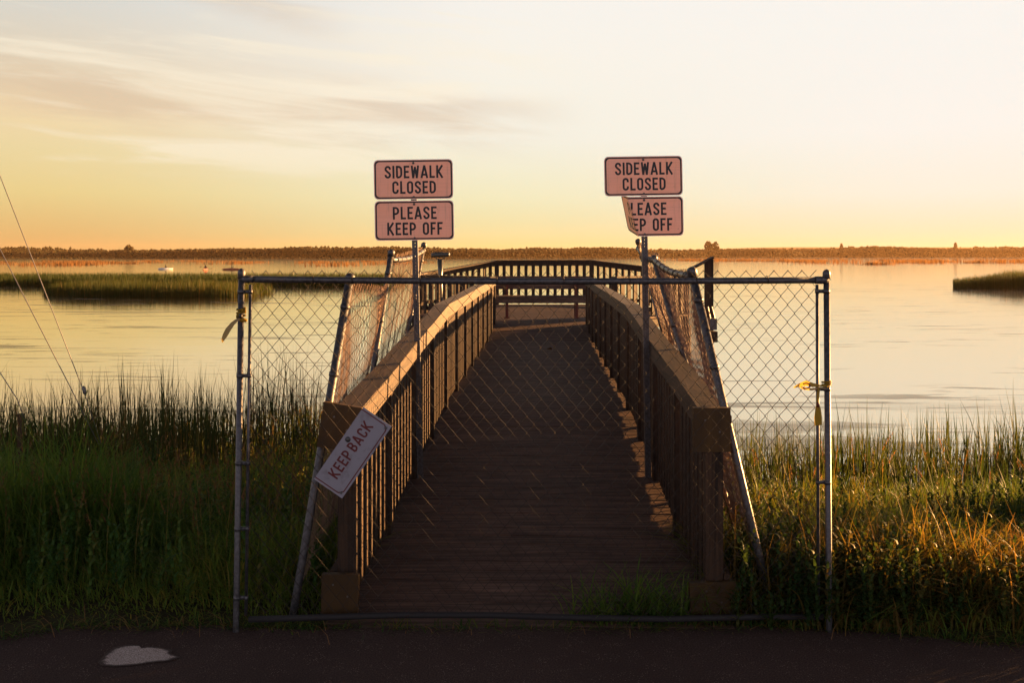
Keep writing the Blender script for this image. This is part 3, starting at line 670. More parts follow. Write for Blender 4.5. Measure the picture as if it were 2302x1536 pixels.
def sign_panel(par, c, roll, lines, fold=None, yaw=0.0, tilt=0.0):
    """orange panel; local x right, z up, front faces the road (-y)"""
    Mx = Matrix.Translation(c) @ Matrix.Rotation(yaw, 4, 'Z') @ Matrix.Rotation(tilt, 4, 'X') @ Matrix.Rotation(-roll, 4, 'Y')
    if fold is None: bend = lambda x, z, y: Vector((x, y, z))
    else:
        (xt, xb), ang = fold; sg = 1 if ang > 0 else -1; ang = abs(ang)
        A = Vector((xt, 0, SH / 2)); Bv = Vector((xb, 0, -SH / 2)); ax = (A - Bv).normalized(); out = Vector((-ax.z, 0, ax.x))   # points left of the fold
        def bend(x, z, y):
            v = Vector((x, 0, z)) - Bv; al = v.dot(ax); d = v.dot(out)
            if d <= 0: return Vector((x, y, z))
            R_ = .008; th = min(ang, d / R_); rest = d - th * R_
            o = R_ * math.sin(th) + rest * math.cos(th); f = sg * (R_ * (1 - math.cos(th)) + rest * math.sin(th))
            p = Bv + ax * al + out * (o - sg * y * math.sin(th)); return Vector((p.x, f + y * math.cos(th), p.z))
    T = lambda x, z, lift, y0=-.0016: Mx @ bend(x, z, y0 - lift)
    poly = rrect(SW, SH, .034)
    m = MB()
    def strips(poly_fn, y):                 # subdivide in x so the fold can bend
        xs_ = np.linspace(-SW / 2, SW / 2, 121); rows = []
        for x in xs_:
            ex = SW / 2 - abs(x); r = .034; h = SH / 2 - (r - math.sqrt(max(0, r * r - max(0, r - ex) ** 2)) if ex < r else 0); rows.append([(x, z) for z in np.linspace(-h, h, 9)])
        return rows
    rows = strips(None, 0); nz = 9
    Vf = [Mx @ bend(x, z, -.0012) for rw in rows for x, z in rw]; Vb = [Mx @ bend(x, z, .0012) for rw in rows for x, z in rw]
    fs = []; nn = len(rows); N0 = nn * nz
    for i in range(nn - 1):
        for j in range(nz - 1):
            a = i * nz + j; fs += [(a, a + nz, a + nz + 1, a + 1), (N0 + a, N0 + a + 1, N0 + a + nz + 1, N0 + a + nz)]
        for j in (0, nz - 1):
            a = i * nz + j; fs.append((a, a + nz, N0 + a + nz, N0 + a))
    for i in (0, nn - 1):
        for j in range(nz - 1):
            a = i * nz + j; fs.append((a, a + 1, N0 + a + 1, N0 + a))
    m.add(Vf + Vb, fs); pan = m.build('sign_panel', M['alu'], par)
    k = (SW - .006) / SW; kz = (SH - .006) / SH; m = MB(); V = [T(x * k, z * kz, 0) for rw in rows for x, z in rw]
    m.add(V, [(i * nz + j, (i + 1) * nz + j, (i + 1) * nz + j + 1, i * nz + j + 1) for i in range(nn - 1) for j in range(nz - 1)]); m.build('sign_face', M['orange'], pan)
    def dens(pl):
        o = []
        for i in range(len(pl)):
            a, b2 = pl[i], pl[(i + 1) % len(pl)]; kk = max(1, int(math.hypot(a[0] - b2[0], a[1] - b2[1]) / .012))
            for q in range(kk): o.append((a[0] + (b2[0] - a[0]) * q / kk, a[1] + (b2[1] - a[1]) * q / kk))
        return o
    o_ = dens(rrect(SW - .014, SH - .014, .029)); i_ = [(x * (SW - .036) / (SW - .014), z * (SH - .036) / (SH - .014)) for x, z in o_]
    m = MB(); ring(m, o_, i_, T, .0008); m.build('border', M['black'], pan)
    m = MB()
    def Tw(x, z, lift): return T(x, z, .0009 + lift)
    for txt, z in lines: write(m, txt, .004, z, .098, Tw)
    m.build('lettering', M['black'], pan)
    for z in (SH / 2 - .028, -SH / 2 + .016):
        m = MB(); a = Mx @ Vector((.0, -.002, z)); b2 = Mx @ Vector((.0, -.014, z)); m.tube([a, a.lerp(b2, .3), b2], [.0095, .009, .006], 10); m.build('bolt', M['steel'], pan, True)
    return pan
def sign_post(label, top, bot, s1, s2, roll, fold, yaw):
    t = thing('sign_post', label, 'sign post', bot, 'sidewalk closed sign posts')
    a, b2 = Vector(top), Vector(bot); d = (a - b2).normalized(); L = (a - b2).length
    # perforated square tube: four walls, the front and back with real holes every 25 mm
    w = .044; pitch = .0254; n = int(L / pitch); m = MB(); hole = .0056; th = .002
    R_ = d.to_track_quat('Z', 'Y'); ex = (R_ @ Vector((1, 0, 0))); ex = (Vector((1, 0, 0)) - d * d.x).normalized(); ey = d.cross(ex)
    O = lambda x, y, z: b2 + ex * x + ey * y + d * z
    for yy in (-w / 2, w / 2):
        for k in range(n):
            z0, z1 = k * pitch, (k + 1) * pitch; zc = (z0 + z1) / 2
            outer = [(-w / 2, z0), (0, z0), (w / 2, z0), (w / 2, zc), (w / 2, z1), (0, z1), (-w / 2, z1), (-w / 2, zc)]
            inner = [(hole * math.cos(math.radians(g)), zc + hole * math.sin(math.radians(g))) for g in (225, 270, 315, 0, 45, 90, 135, 180)]
            m.add([O(x, yy, z) for x, z in outer + inner], [(i, (i + 1) % 8, 8 + (i + 1) % 8, 8 + i) for i in range(8)])
    for xx in (-w / 2, w / 2):
        m.add([O(xx, -w / 2, 0), O(xx, w / 2, 0), O(xx, w / 2, L), O(xx, -w / 2, L)], [(0, 1, 2, 3)])
    m.build('post', M['galv'], t)
    sign_panel(t, s1, roll, [('SIDEWALK', .058), ('CLOSED', -.062)], None, yaw)
    sign_panel(t, s2, roll * .9, [('PLEASE', .058), ('KEEP OFF', -.064)], fold, yaw, math.radians(0))
    return t
SY = 7.60
sign_post('left sign post with both flat orange SIDEWALK CLOSED and PLEASE KEEP OFF signs', at(929, 362, SY), at(945, 1078, SY),
          at(929.5, 403, SY - .045), at(931.5, 495.5, SY - .045), math.radians(1.0), None, math.radians(2))
sign_post('right sign post whose lower PLEASE KEEP OFF sign is bent back at its left end', at(1446, 356, SY), at(1457, 1078, SY),
          at(1446.5, 395.5, SY - .045), at(1448.5, 486.5, SY - .045), math.radians(1.1), ((-.122, -.044), math.radians(86)), math.radians(3))

# white KEEP BACK sign hung askew on the front fence
kc = at(793, 1018.5, FY - .045); KL, KS = .438, .172
kt = thing('keep_back_sign', 'white KEEP BACK sign with red letters hanging askew on the front fence', 'sign', kc)
KM = Matrix.Translation(kc) @ Matrix.Rotation(math.radians(-55.5), 4, 'Y')
m = MB(); m.prism([(-KL / 2, -KS / 2), (KL / 2, -KS / 2), (KL / 2, KS / 2), (-KL / 2, KS / 2)], -.0012, .0012); m.xf(KM); m.build('sign_panel', M['white'], kt)
KT = lambda x, z, lift: KM @ Vector((x, -.002 - lift, z))
m = MB(); write(m, 'KEEP', -.082, .017, .058, KT, sx=1.12); write(m, 'BACK', .088, .017, .058, KT, sx=1.12); m.build('lettering', M['red'], kt)
m = MB(); e = .013
brd = [(-KL / 2 + e, KS / 2), (-KL / 2 + e, -KS / 2 + e + .02), (-KL / 2 + e + .02, -KS / 2 + e), (KL / 2 - e - .02, -KS / 2 + e), (KL / 2 - e, -KS / 2 + e + .02), (KL / 2 - e, KS / 2)]
ribbon(m, brd, .0026, KT, 0); m.build('border', M['red'], kt)
for x, z, r in ((-KL / 2 + .022, -KS / 2 + .021, .007), (KL / 2 - .022, -KS / 2 + .021, .007), (.042, KS / 2 - .028, .006)):
    m = MB(); m.tube([KM @ Vector((x, -.002, z)), KM @ Vector((x, -.008, z))], [r, r * .8], 10); m.build('bolt', M['steel'], kt, True)
m = MB(); m.tube([KM @ Vector((.042, -.0022, KS / 2 - .028)), KM @ Vector((.042, -.0035, KS / 2 - .028))], .014, 14); m.build('washer', M['galv'], kt, True)
m = MB(); m.tube([KM @ Vector((.042, .002, KS / 2 - .028)), KM @ Vector((.042, .055, KS / 2 - .028))], .004, 8); m.tube([KM @ Vector((-.1, .002, -.01)), KM @ Vector((-.1, .055, -.01))], .003, 8); m.build('hanger_wires', M['steel'], kt)

# barrier tape remnants
def strip_mesh(m, pts, ws, nrm):
    V = []; nrm = Vector(nrm)
    for i, p in enumerate(pts):
        p = Vector(p); a = Vector(pts[max(0, i - 1)]); b2 = Vector(pts[min(len(pts) - 1, i + 1)]); d = (b2 - a).normalized(); s = d.cross(nrm).normalized()
        V += [p - s * ws[i] / 2, p + s * ws[i] / 2]
    m.add(V, [(2 * i, 2 * i + 1, 2 * i + 3, 2 * i + 2) for i in range(len(pts) - 1)])
def pxpath(lst, Y): return [at(a, b2, Y + (c if True else 0)) for a, b2, c in lst]
t = thing('barrier_tape', 'faded yellow tape knotted round the left fence post with a loose tail', 'tape', at(542, 715, FY))
m = MB(); strip_mesh(m, pxpath([(541, 716, -.022), (532, 720, -.025), (523, 728, -.03), (513, 741, -.035), (506, 754, -.03), (501, 764, -.028), (500, 770, -.024)], FY), [.010, .014, .02, .026, .024, .016, .006], (.3, -1, .2)); m.build('tail', M['pale_tape'], t)
m = MB()
for k in range(4):
    c0 = at(542, 700 + k * 6, FY); m.tube([c0 + Vector((.021 * math.cos(a), .021 * math.sin(a), .006 * math.sin(a + k) + .003 * a)) for a in np.linspace(0, 6.3, 14)], .0048, 6)
m.sphere(at(546, 720, FY - .02), .016, 8, 6, (1.2, .8, .7)); m.tube(pxpath([(546, 720, -.02), (552, 722, -.022), (556, 719, -.02)], FY), [.006, .008, .003], 6); m.build('knot', M['tape'], t, True)
m = MB(); m.tube([at(541, 706, FY - .024), at(541, 715, FY - .028)], [.011, .008], 8); m.build('black_print', M['black'], t, True)
t = thing('barrier_tape', 'bright yellow tape looped at the right fence post and hanging down the bar', 'tape', at(1845, 870, FY))
m = MB(); strip_mesh(m, pxpath([(1862, 869, -.02), (1845, 868, -.022), (1828, 866, -.02), (1812, 862, -.015), (1797, 866, -.012), (1784, 872, -.01)], FY), [.008, .010, .020, .028, .016, .006], (0, -1, .25)); m.build('loop', M['tape'], t)
m = MB(); strip_mesh(m, pxpath([(1862, 874, -.02), (1845, 873, -.022), (1825, 876, -.02), (1808, 874, -.012), (1793, 868, -.008)], FY + .004), [.008, .01, .012, .014, .006], (0, -1, -.2)); m.build('loop', M['pale_tape'], t)
m = MB(); strip_mesh(m, pxpath([(1841, 872, -.018), (1839, 890, -.02), (1838, 905, -.02), (1839, 920, -.022), (1839, 940, -.022), (1840, 957, -.02)], FY), [.012, .014, .012, .028, .040, .036], (.05, -1, 0)); m.build('hanging_end', M['tape'], t)
m = MB(); m.tube([at(1858, 868, FY) + Vector((.0215 * math.cos(a), .0215 * math.sin(a), .002 * a)) for a in np.linspace(0, 12.5, 26)], .005, 6); m.build('knot', M['tape'], t, True)
m = MB(); m.tube([Vector(at(1812 + 9 * math.cos(a), 868 + 6 * math.sin(a), FY - .024)) for a in np.linspace(-2.4, 2.4, 10)], .0035, 6); m.tube([at(1838, 905, FY - .026), at(1839, 916, FY - .026)], .006, 6); m.build('dark_print', M['red'], t, True)

# timber stand with a sloping lid beyond the right fence
IY = 9.6
t = thing('info_stand', 'dark timber stand with a sloping lid and metal box beyond the right fence', 'stand', at(1595, 800, IY))
a, b2 = at(1584, 590, IY), at(1603, 590, IY)
m = MB(); m.box((a.x, IY - .02, at(0, 1010, IY).z), (b2.x, IY + .02, at(0, 583, IY).z)); m.build('upright', M['post'], t)
m = MB(); m.sweep([at(1560, 601, IY - .03), at(1602, 579, IY - .03)], (0, 1, 0), .16, .018); m.build('lid', M['post'], t)
m = MB(); p0, p1 = at(1593, 716, IY - .1), at(1609, 741, IY - .1); m.box((p0.x, IY - .16, p1.z), (p1.x, IY - .03, p0.z)); m.build('metal_box', M['galv'], t)
m = MB(); p0, p1 = at(1598, 745, IY - .1), at(1611, 769, IY - .1); m.box((p0.x, IY - .15, p1.z), (p1.x, IY - .03, p0.z)); m.build('lower_box', M['post'], t)
m = MB(); m.tube([at(1600, 690, IY - .09), at(1604, 705, IY - .1), at(1607, 718, IY - .1)], .008, 6); m.tube([at(1591, 690, IY - .09), at(1597, 718, IY - .1)], .008, 6); m.build('strap', M['steel'], t)

# guy wires on the left
def guy(label, pts, Y, clamp=None):
    t = thing('guy_wire', label, 'wire', pts[0], 'guy wires running up to the left')
    m = MB(); m.tube(pts, .0038, 6); m.build('cable', M['steel'], t, True)
    if clamp: m = MB(); m.tube(clamp, [.006, .016, .017, .008], 8); m.build('clamp', M['steel'], t, True)
W1 = [at(228, 1000, 8.3), at(190, 885, 8.3), at(0, 395, 8.3)]; W1.append(W1[2] + (W1[2] - W1[1]) * 2.2)
guy('steeper guy wire with a dark clamp just above the grass', W1, 8.3, [at(187, 868, 8.3), at(188, 872, 8.3), at(191, 884, 8.3), at(193, 888, 8.3)])
W2 = [at(222, 1000, 8.0), at(155, 865, 8.0), at(0, 560, 8.0)]; W2.append(W2[2] + (W2[2] - W2[1]) * 3.0)
guy('plain guy wire crossing the island reeds below the clamped one', W2, 8.0)
W3 = [at(60, 960, 8.0), at(40, 900, 8.0), at(0, 838, 8.0)]; W3.append(W3[2] + (W3[2] - W3[0]) * 8)
guy('short length of guy wire rising from the reeds at the photo edge', W3, 8.0)
m = MB(); a = at(46, 930, 9.0); m.box((a.x - .019, 8.98, -1.0), (a.x + .019, 9.02, a.z)); o = m.build('wooden_stake', M['ply'], None, org=(a.x, 9.0, -1.0)); tag(o, 'thin brown wooden stake standing in the reeds on the left', 'stake')

# ------------------------------------------------------------------ vegetation
def blades(name, label, cat, x, y, L, w, bend, tint, mt, seg=4, az=None, twist=0.35, base=None, kind='stuff'):
    n = len(x); z0 = terrain(x, y) - .02 if base is None else base
    a = RNG.uniform(0, 2 * math.pi, n) if az is None else az
    f = a + math.pi / 2 + RNG.normal(0, twist, n)
    d = np.stack([np.cos(a), np.sin(a), np.zeros(n)], 1); s = np.stack([np.cos(f), np.sin(f), np.zeros(n)], 1)
    ts = np.linspace(0, 1, seg); B = np.stack([x, y, z0], 1); V = np.zeros((n, seg, 2, 3))
    for k, t_ in enumerate(ts):
        c = B + d * (L * bend * (t_ ** 2))[:, None] * 1.0; c[:, 2] += L * (t_ - .42 * np.minimum(bend, 1.2) * t_ ** 2.3)
        ww = w * (1 - t_) ** .75 * (.65 + .7 * t_) * .5 + .0006
        V[:, k, 0] = c - s * ww[:, None]; V[:, k, 1] = c + s * ww[:, None]
    idx = np.arange(n * seg * 2).reshape(n, seg, 2)
    Qb = np.stack([idx[:, :-1, 0], idx[:, :-1, 1], idx[:, 1:, 1], idx[:, 1:, 0]], -1).reshape(-1, 4)
    o = np_mesh(name, V.reshape(-1, 3), Qb, mt, tint=np.repeat(np.clip(tint, 0, 1), seg * 2))
    return tag(o, label, cat, kind=kind)
def scatter(n, y0, y1, side, inner=1.22, outer=2.6, fy=None):
    """random spots on one bank; outer = metres beyond the frame edge"""
    u = RNG.uniform(0, 1, n * 2); y = y0 + (y1 - y0) * u; lim = .525 * y + outer; x = RNG.uniform(0, 1, n * 2) * lim.max()
    ok = x < lim; x, y = x[ok][:n], y[ok][:n]
    c = cxl(y); lo = inner
    xw = side * x; keep = (side * (xw - c) > lo - .02 * 0)
    return xw[keep], y[keep]
def clump(x, y, s, seed): return .5 + .5 * np.clip(lumps(x, y, s, seed) * 2.0, -1, 1)
def bank(side, nm_l):
    # short grass next to the road
    x, y = scatter(26000 if side < 0 else 24000, 4.86, 6.9, side, inner=1.0 if side > 0 else 1.05)
    keep = (y > road_edge(x) + RNG.exponential(.06, len(x)) - .05 + .06 * lumps(x, x * 0, 7, 4)) & (RNG.random(len(x)) < .45 + .55 * sstep(y, 5.0, 5.5))
    x, y = x[keep], y[keep]; c = clump(x, y, 2.6, 50 + side); e = sstep(y, 4.95, 6.0 if side < 0 else 5.6)
    if side < 0: L = (.06 + .48 * e * (.30 + .85 * c)) * RNG.uniform(.5, 1.3, len(x)); L = L * (1 + .75 * np.exp(-((x + 3.0) / 1.0) ** 2 - ((y - 6.3) / .55) ** 2)) * (1 - .45 * np.exp(-((x + 2.2) / .5) ** 2)); c3 = clump(x, y, 1.7, 77); ti = .05 + .55 * c3 * RNG.uniform(.3, 1, len(x)) + .35 * RNG.random(len(x)) ** 2
    else:
        hump = np.exp(-((x - 1.8) / .75) ** 2 - ((y - 5.05) / .35) ** 2) * 1.35
        L = (.10 + .34 * e * (.35 + .8 * c) * (1 - .6 * sstep(x, 2.4, 3.4)) + .22 * hump) * RNG.uniform(.55, 1.25, len(x)); ti = .20 + .55 * c * RNG.uniform(.2, 1.1, len(x)) + .2 * RNG.random(len(x))
    az = RNG.normal(math.radians(200) if side > 0 else math.radians(250), 1.5, len(x))
    blades('grass', nm_l[0], 'grass', x, y, L, RNG.uniform(.005, .012, len(x)), RNG.uniform(.15, 1.0, len(x)) + .5 * RNG.random(len(x)) * (1 - sstep(y, 5.0, 5.6)), ti, M['lush'], 5, az)
    # tall rank grass on the slope
    x, y = scatter(30000, 6.6, 12.6, side, inner=1.3 if side < 0 else 1.25); c = clump(x, y, 1.5, 60 + side); c2 = clump(x, y, .8, 70 + side)
    if side < 0: L = (.34 + .58 * sstep(y, 7.4, 9.0) * (.35 + .65 * c)) * RNG.uniform(.6, 1.2, len(x))
    if side < 0: L = L * (1 - .62 * np.exp(-((y - 7.55 - .25 * np.sin(x * 1.3)) / .5) ** 2))
    else: L = (.22 + .36 * sstep(y, 7.2, 9.0) * (.35 + .65 * c)) * RNG.uniform(.6, 1.2, len(x))
    if side > 0:
        k = 2600; xb = RNG.uniform(5.1, 6.8, k); yb = RNG.uniform(7.9, 8.8, k); x = np.concatenate([x, xb]); y = np.concatenate([y, yb]); L = np.concatenate([L * np.where((x[:-k] > 3.0) & (y[:-k] < 7.8), .55, 1), RNG.uniform(1.2, 1.95, k)]); c2 = np.concatenate([c2, RNG.random(k)])  # unseen clump of tall blades added at far right to shade the road
    ti = .05 + .45 * c2 * RNG.uniform(.3, 1, len(x)) + .45 * RNG.random(len(x)) ** 2
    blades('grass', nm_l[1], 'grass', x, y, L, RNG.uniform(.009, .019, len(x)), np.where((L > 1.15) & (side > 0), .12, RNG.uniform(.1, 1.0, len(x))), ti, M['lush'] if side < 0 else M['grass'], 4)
    # seed heads
    x, y = scatter(420 if side < 0 else 130, 6.0, 12.5, side, inner=1.4)
    if side < 0: x = np.concatenate([x, RNG.uniform(-4.2, -1.3, 380)]); y = np.concatenate([y, RNG.uniform(5.5, 7.6, 380)])
    n_ = len(x); L = RNG.uniform(.6, 1.05, n_) * (1.12 if side < 0 else .9) * np.where(y < 7.6, .62, 1); lean = RNG.uniform(.05, .35, n_); a = RNG.uniform(0, 6.28, n_); z0 = terrain(x, y)
    sx_, sy_, sL, sw, sb, st = [], [], [], [], [], []; bz = []
    for i in range(n_):
        for k in range(14):
            u = .80 + .2 * k / 14; px_ = x[i] + math.cos(a[i]) * L[i] * lean[i] * u * u; py_ = y[i] + math.sin(a[i]) * L[i] * lean[i] * u * u
            sx_.append(px_); sy_.append(py_); bz.append(z0[i] + L[i] * (u - .42 * lean[i] * u ** 2.3)); sL.append(RNG.uniform(.02, .05) * (.6 if y[i] < 7.6 else 1)); sw.append(.006); sb.append(RNG.uniform(.3, 1.1)); st.append(RNG.random())
    blades('seed_heads', nm_l[2], 'grass', np.array(sx_), np.array(sy_), np.array(sL), np.array(sw), np.array(sb), np.array(st), M['seed'], 3, base=np.array(bz))
    blades('grass', nm_l[3], 'grass', x, y, L, np.full(n_, .004), lean, RNG.uniform(.3, 1, n_), M['grass'], 5, az=a)
    # leafy weeds
    x, y = scatter(1000 if side < 0 else 430, 5.2, 9.4, side, inner=1.12)
    if side > 0:
        k = 420; x = np.concatenate([x, RNG.normal(1.65, .45, k)]); y = np.concatenate([y, RNG.uniform(4.84, 5.55, k)]); ok = (x > cxl(y) + 1.04); x, y = x[ok], y[ok]
    lx, ly, lz, lL, lb, la, lt_ = [], [], [], [], [], [], []
    for i in range(len(x)):
        h = RNG.uniform(.18, .55) * (1.1 if side < 0 else .95) * (1.3 if y[i] > 8.2 else 1); z0_ = float(terrain(x[i], y[i])); a0 = RNG.uniform(0, 6.28); ln = RNG.uniform(0, .25); tn = RNG.random()
        for k in range(16):
            u = .25 + .75 * k / 16; lx.append(x[i] + math.cos(a0) * ln * h * u * u); ly.append(y[i] + math.sin(a0) * ln * h * u * u); lz.append(z0_ + h * u)
            lL.append(RNG.uniform(.045, .085) * (1.15 - .6 * u)); lb.append(RNG.uniform(.7, 1.3)); la.append(a0 + k * 2.4); lt_.append(tn * .7 + .3 * RNG.random())
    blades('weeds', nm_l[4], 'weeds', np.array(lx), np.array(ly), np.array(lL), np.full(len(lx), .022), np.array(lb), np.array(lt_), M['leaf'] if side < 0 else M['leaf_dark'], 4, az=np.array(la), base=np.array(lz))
    # cattails at the shore, in fans
    x, y = scatter(2500 if side < 0 else 1500, 11.2, 15.3, side, inner=1.5, outer=3.5); c = clump(x, y, 1.4, 90 + side); keep = RNG.random(len(x)) < .30 + .7 * c; x, y, c = x[keep], y[keep], c[keep]
    if side < 0: x = np.concatenate([x, RNG.uniform(-2.6, -1.4, 50)]); y = np.concatenate([y, RNG.uniform(11, 13, 50)]); c = np.concatenate([c, np.full(50, .5)])
    nl = 8; hh = (.72 + .62 * c) * RNG.uniform(.75, 1.15, len(x)) * (1.5 if side < 0 else 1.08); tn = RNG.random(len(x))
    x, y, hh, tn = (np.repeat(v, nl) for v in (x, y, hh, tn)); n_ = len(x)
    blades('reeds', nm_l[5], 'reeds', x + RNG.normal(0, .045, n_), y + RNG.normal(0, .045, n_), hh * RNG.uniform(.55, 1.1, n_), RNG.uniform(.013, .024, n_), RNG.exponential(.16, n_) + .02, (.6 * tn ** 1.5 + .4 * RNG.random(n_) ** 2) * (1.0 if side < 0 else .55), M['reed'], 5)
bank(-1, ['low green grass at the road edge left of the fence', 'tall rank green grass on the left bank', 'brown seed heads above the left bank', 'thin seed stalks on the left bank', 'leafy weeds among the grass left of the fence', 'dense cattail reeds along the left shore'])
bank(1, ['golden sunlit grass at the road edge right of the boardwalk', 'dark green grass on the right bank, with an added tall clump shading the road', 'brown seed heads above the right bank', 'thin seed stalks on the right bank', 'leafy dark weeds at the foot of the right railing', 'tall cattail reeds along the right shore'])
# grass growing through the front of the ramp, and long bright blades by the right post
x = np.concatenate([RNG.normal(.72, .22, 620), np.full(9, .63) + RNG.normal(0, .012, 9)]); y = RNG.uniform(5.0, 5.14, 629); k = (x > .26) & (x < 1.3); x, y = x[k], y[k]
blades('grass', 'wispy grass growing through the ramp foot behind the fence', 'grass', x, y, RNG.uniform(.08, .36, len(x)) * np.where(np.abs(x - .63) < .02, 1.25, 1), RNG.uniform(.006, .015, len(x)), RNG.uniform(.2, 1.1, len(x)), RNG.random(len(x)) * .5, M['lush'], 5)
tx = np.concatenate([RNG.uniform(1.15, 3.3, 230), RNG.normal(1.55, .25, 40), RNG.uniform(2.3, 4.2, 60), RNG.normal(2.1, .45, 190)]); ty = np.concatenate([RNG.uniform(4.95, 5.75, 230), RNG.uniform(5.0, 5.4, 40), RNG.uniform(4.95, 5.7, 60), RNG.uniform(5.05, 5.5, 190)]); tb = np.concatenate([RNG.uniform(.5, 1.05, 330), RNG.uniform(.8, 1.3, 190)]); ok = tx > 1.12; tx, ty, tb = tx[ok], ty[ok], tb[ok]; nt = len(tx)
x = np.repeat(tx, 13) + RNG.normal(0, .035, nt * 13); y = np.repeat(ty, 13) + RNG.normal(0, .035, nt * 13)
blades('grass', 'long broad golden blades in front of the right fence post', 'grass', x, y, RNG.uniform(.22, .56, len(x)) * np.repeat(tb, 13), RNG.uniform(.007, .017, len(x)), RNG.uniform(.15, .95, len(x)), RNG.uniform(.2, .9, len(x)), M['grass_dry'], 6)
x = np.concatenate([RNG.uniform(-1.35, 1.2, 700), RNG.uniform(1.0, 3.6, 1500), RNG.uniform(-4.0, -1.3, 1300)]); y = np.concatenate([4.97 + RNG.normal(0, .03, 700), road_edge(x[700:]) + .0 + np.abs(RNG.normal(0, .05, 2800)) - .05 + .04 * lumps(x[700:], x[700:] * 0, 5, 31)])
blades('grass', 'low matted tufts of grass along the edge of the asphalt', 'grass', x, y, RNG.uniform(.03, .13, 3500), RNG.uniform(.004, .008, 3500), RNG.uniform(.5, 1.4, 3500), RNG.random(3500) ** 1.5, M['grass'], 4)
x = RNG.uniform(-3, 3.2, 70); y = road_edge(x) - RNG.exponential(.09, 70)
blades('dry_straw', 'scattered dry straw lying along the road edge', 'straw', x, y, RNG.uniform(.05, .22, 70), np.full(70, .004), np.full(70, 1.15), RNG.uniform(.7, 1, 70), M['seed'], 4, base=np.full(70, .003))

# reed islands and far reed patches
def island(label, n, poly_fn, h, w, seed, mt='isle', bn=.12, tn=.45):
    x, y, k = poly_fn(n); L = h * RNG.uniform(.6, 1.15, len(x)) * k * (1 + .10 * lumps(x, y, 1.1, seed + 50) + .08 * lumps(x, y, 3.0, seed + 60))
    blades('reeds', label, 'reeds', x, y, L, np.full(len(x), w), RNG.exponential(bn, len(x)), np.clip(RNG.normal(tn, .2, len(x)) + .25 * lumps(x, y, .35, seed), 0, 1), M[mt], 3, base=np.full(len(x), WATER - .05))
def isl(x0, x1, y0, y1, seed, taper=True):
    def f(n):
        u = RNG.random(n); v = RNG.random(n); x = x0 + (x1 - x0) * u
        ya = y0 + (.5 + .5 * lumps(x, x * 0, .5, seed)) * 2.0; yy = ya + (y1 - ya) * v
        k = np.minimum(np.minimum(1, .62 + (x - x0) / 6.0), .55 + (x1 - x) / 3.0) if taper else np.ones(n)
        if taper: yy = y0 + 6 * np.exp(-(x - x0) / 3.0) + (yy - y0) * .8
        return x, yy, k * (.92 + .10 * lumps(x, yy, .8, seed + 1))
    return f
island('green reed island standing in the lake on the left', 13000, isl(-38, -20.2, 72, 86, 3), 1.30, .045, 5, tn=.38)
island('darker reed belt behind the left island', 40000, isl(-75, -12.5, 98, 118, 7, False), 1.30, .07, 6, tn=.06)
def isl_r(n):
    u = RNG.random(n); y = 93 + RNG.random(n) * 11; x = .452 * y + 17 * u; return x, y, np.minimum(1.0, .42 + 17 * u / 11.0) * (.95 + .1 * lumps(x, y, .9, 4))
island('dark reed spit entering the lake on the right', 14000, isl_r, 1.75, .05, 8, tn=.4)
def patches(xr, yr, nc, per, sx_, sy_):
    def f(n):
        cx_ = RNG.uniform(*xr, nc); cy_ = RNG.uniform(*yr, nc); i = RNG.integers(0, nc, n); sc = RNG.uniform(.3, 1.5, nc)
        return cx_[i] + RNG.normal(0, sx_, n) * sc[i], cy_[i] + RNG.normal(0, sy_, n) * sc[i], np.full(n, 1.0) * (.5 + .6 * sc[i] / 1.5)
    return f
island('brown reed patches far out on the right water', 9000, patches((95, 330), (330, 620), 46, 0, 7, 6), 1.9, .30, 9, 'seed')
island('brown reed patches far out on the left water', 8000, patches((-330, -40), (300, 560), 60, 0, 5, 5), 1.3, .26, 10, 'seed')

# far wood along the opposite shore: lumpy crowns
def ico():
    import bmesh
    bm = bmesh.new(); bmesh.ops.create_icosphere(bm, subdivisions=1, radius=1.0); V = np.array([v.co for v in bm.verts]); Fq = np.array([[v.index for v in f.verts] for f in bm.faces]); bm.free(); return V, Fq
IV, IF = ico()
def lump_cloud(name, cx_, cy_, cz_, r, sq, mt, parent=None):
    n = len(cx_); V = IV[None] * (r[:, None, None] * RNG.uniform(.75, 1.25, (n, len(IV), 1))); V = V * np.stack([np.ones(n), np.ones(n), sq], 1)[:, None, :]
    V = V + np.stack([cx_, cy_, cz_], 1)[:, None, :]; Fs = IF[None] + (np.arange(n) * len(IV))[:, None, None]
    return np_mesh(name, V.reshape(-1, 3), Fs.reshape(-1, 3), mt, parent, smooth=False)
n = 42000
x = RNG.uniform(-900, 1500, n); d = 60 + RNG.exponential(60, n); y = shore_y(x) + d
hx = 8.4 + 3.6 * lumps(x, x * 0, .012, 2) + (2.4 + 2.0 * sstep(x, 50, 400)) * lumps(x, x * 0, .05, 6) + .7 * lumps(x, x * 0, .13, 16) + 5.5 * sstep(x, 100, 700); r = RNG.uniform(.9, 2.2, n) * (1 + .3 * sstep(x, 0, 500)); u = RNG.random(n) ** .8
zc = terrain(x, y) + u * np.maximum(hx - r * .6, 2) + .4
tag(lump_cloud('far_wood', x, y, zc, r, RNG.uniform(.8, 1.5, n), M['tree']), 'long low wood on the far shore across the lake', 'wood', kind='stuff')
n = 9000; x = RNG.uniform(-900, 1500, n); y = shore_y(x) + RNG.uniform(2, 70, n); r = RNG.uniform(.5, 1.3, n)
tag(lump_cloud('marsh_scrub', x, y, terrain(x, y) + r * .5, r, RNG.uniform(.6, 1.0, n), M['tree']), 'low brown scrub in front of the far wood', 'scrub', kind='stuff')
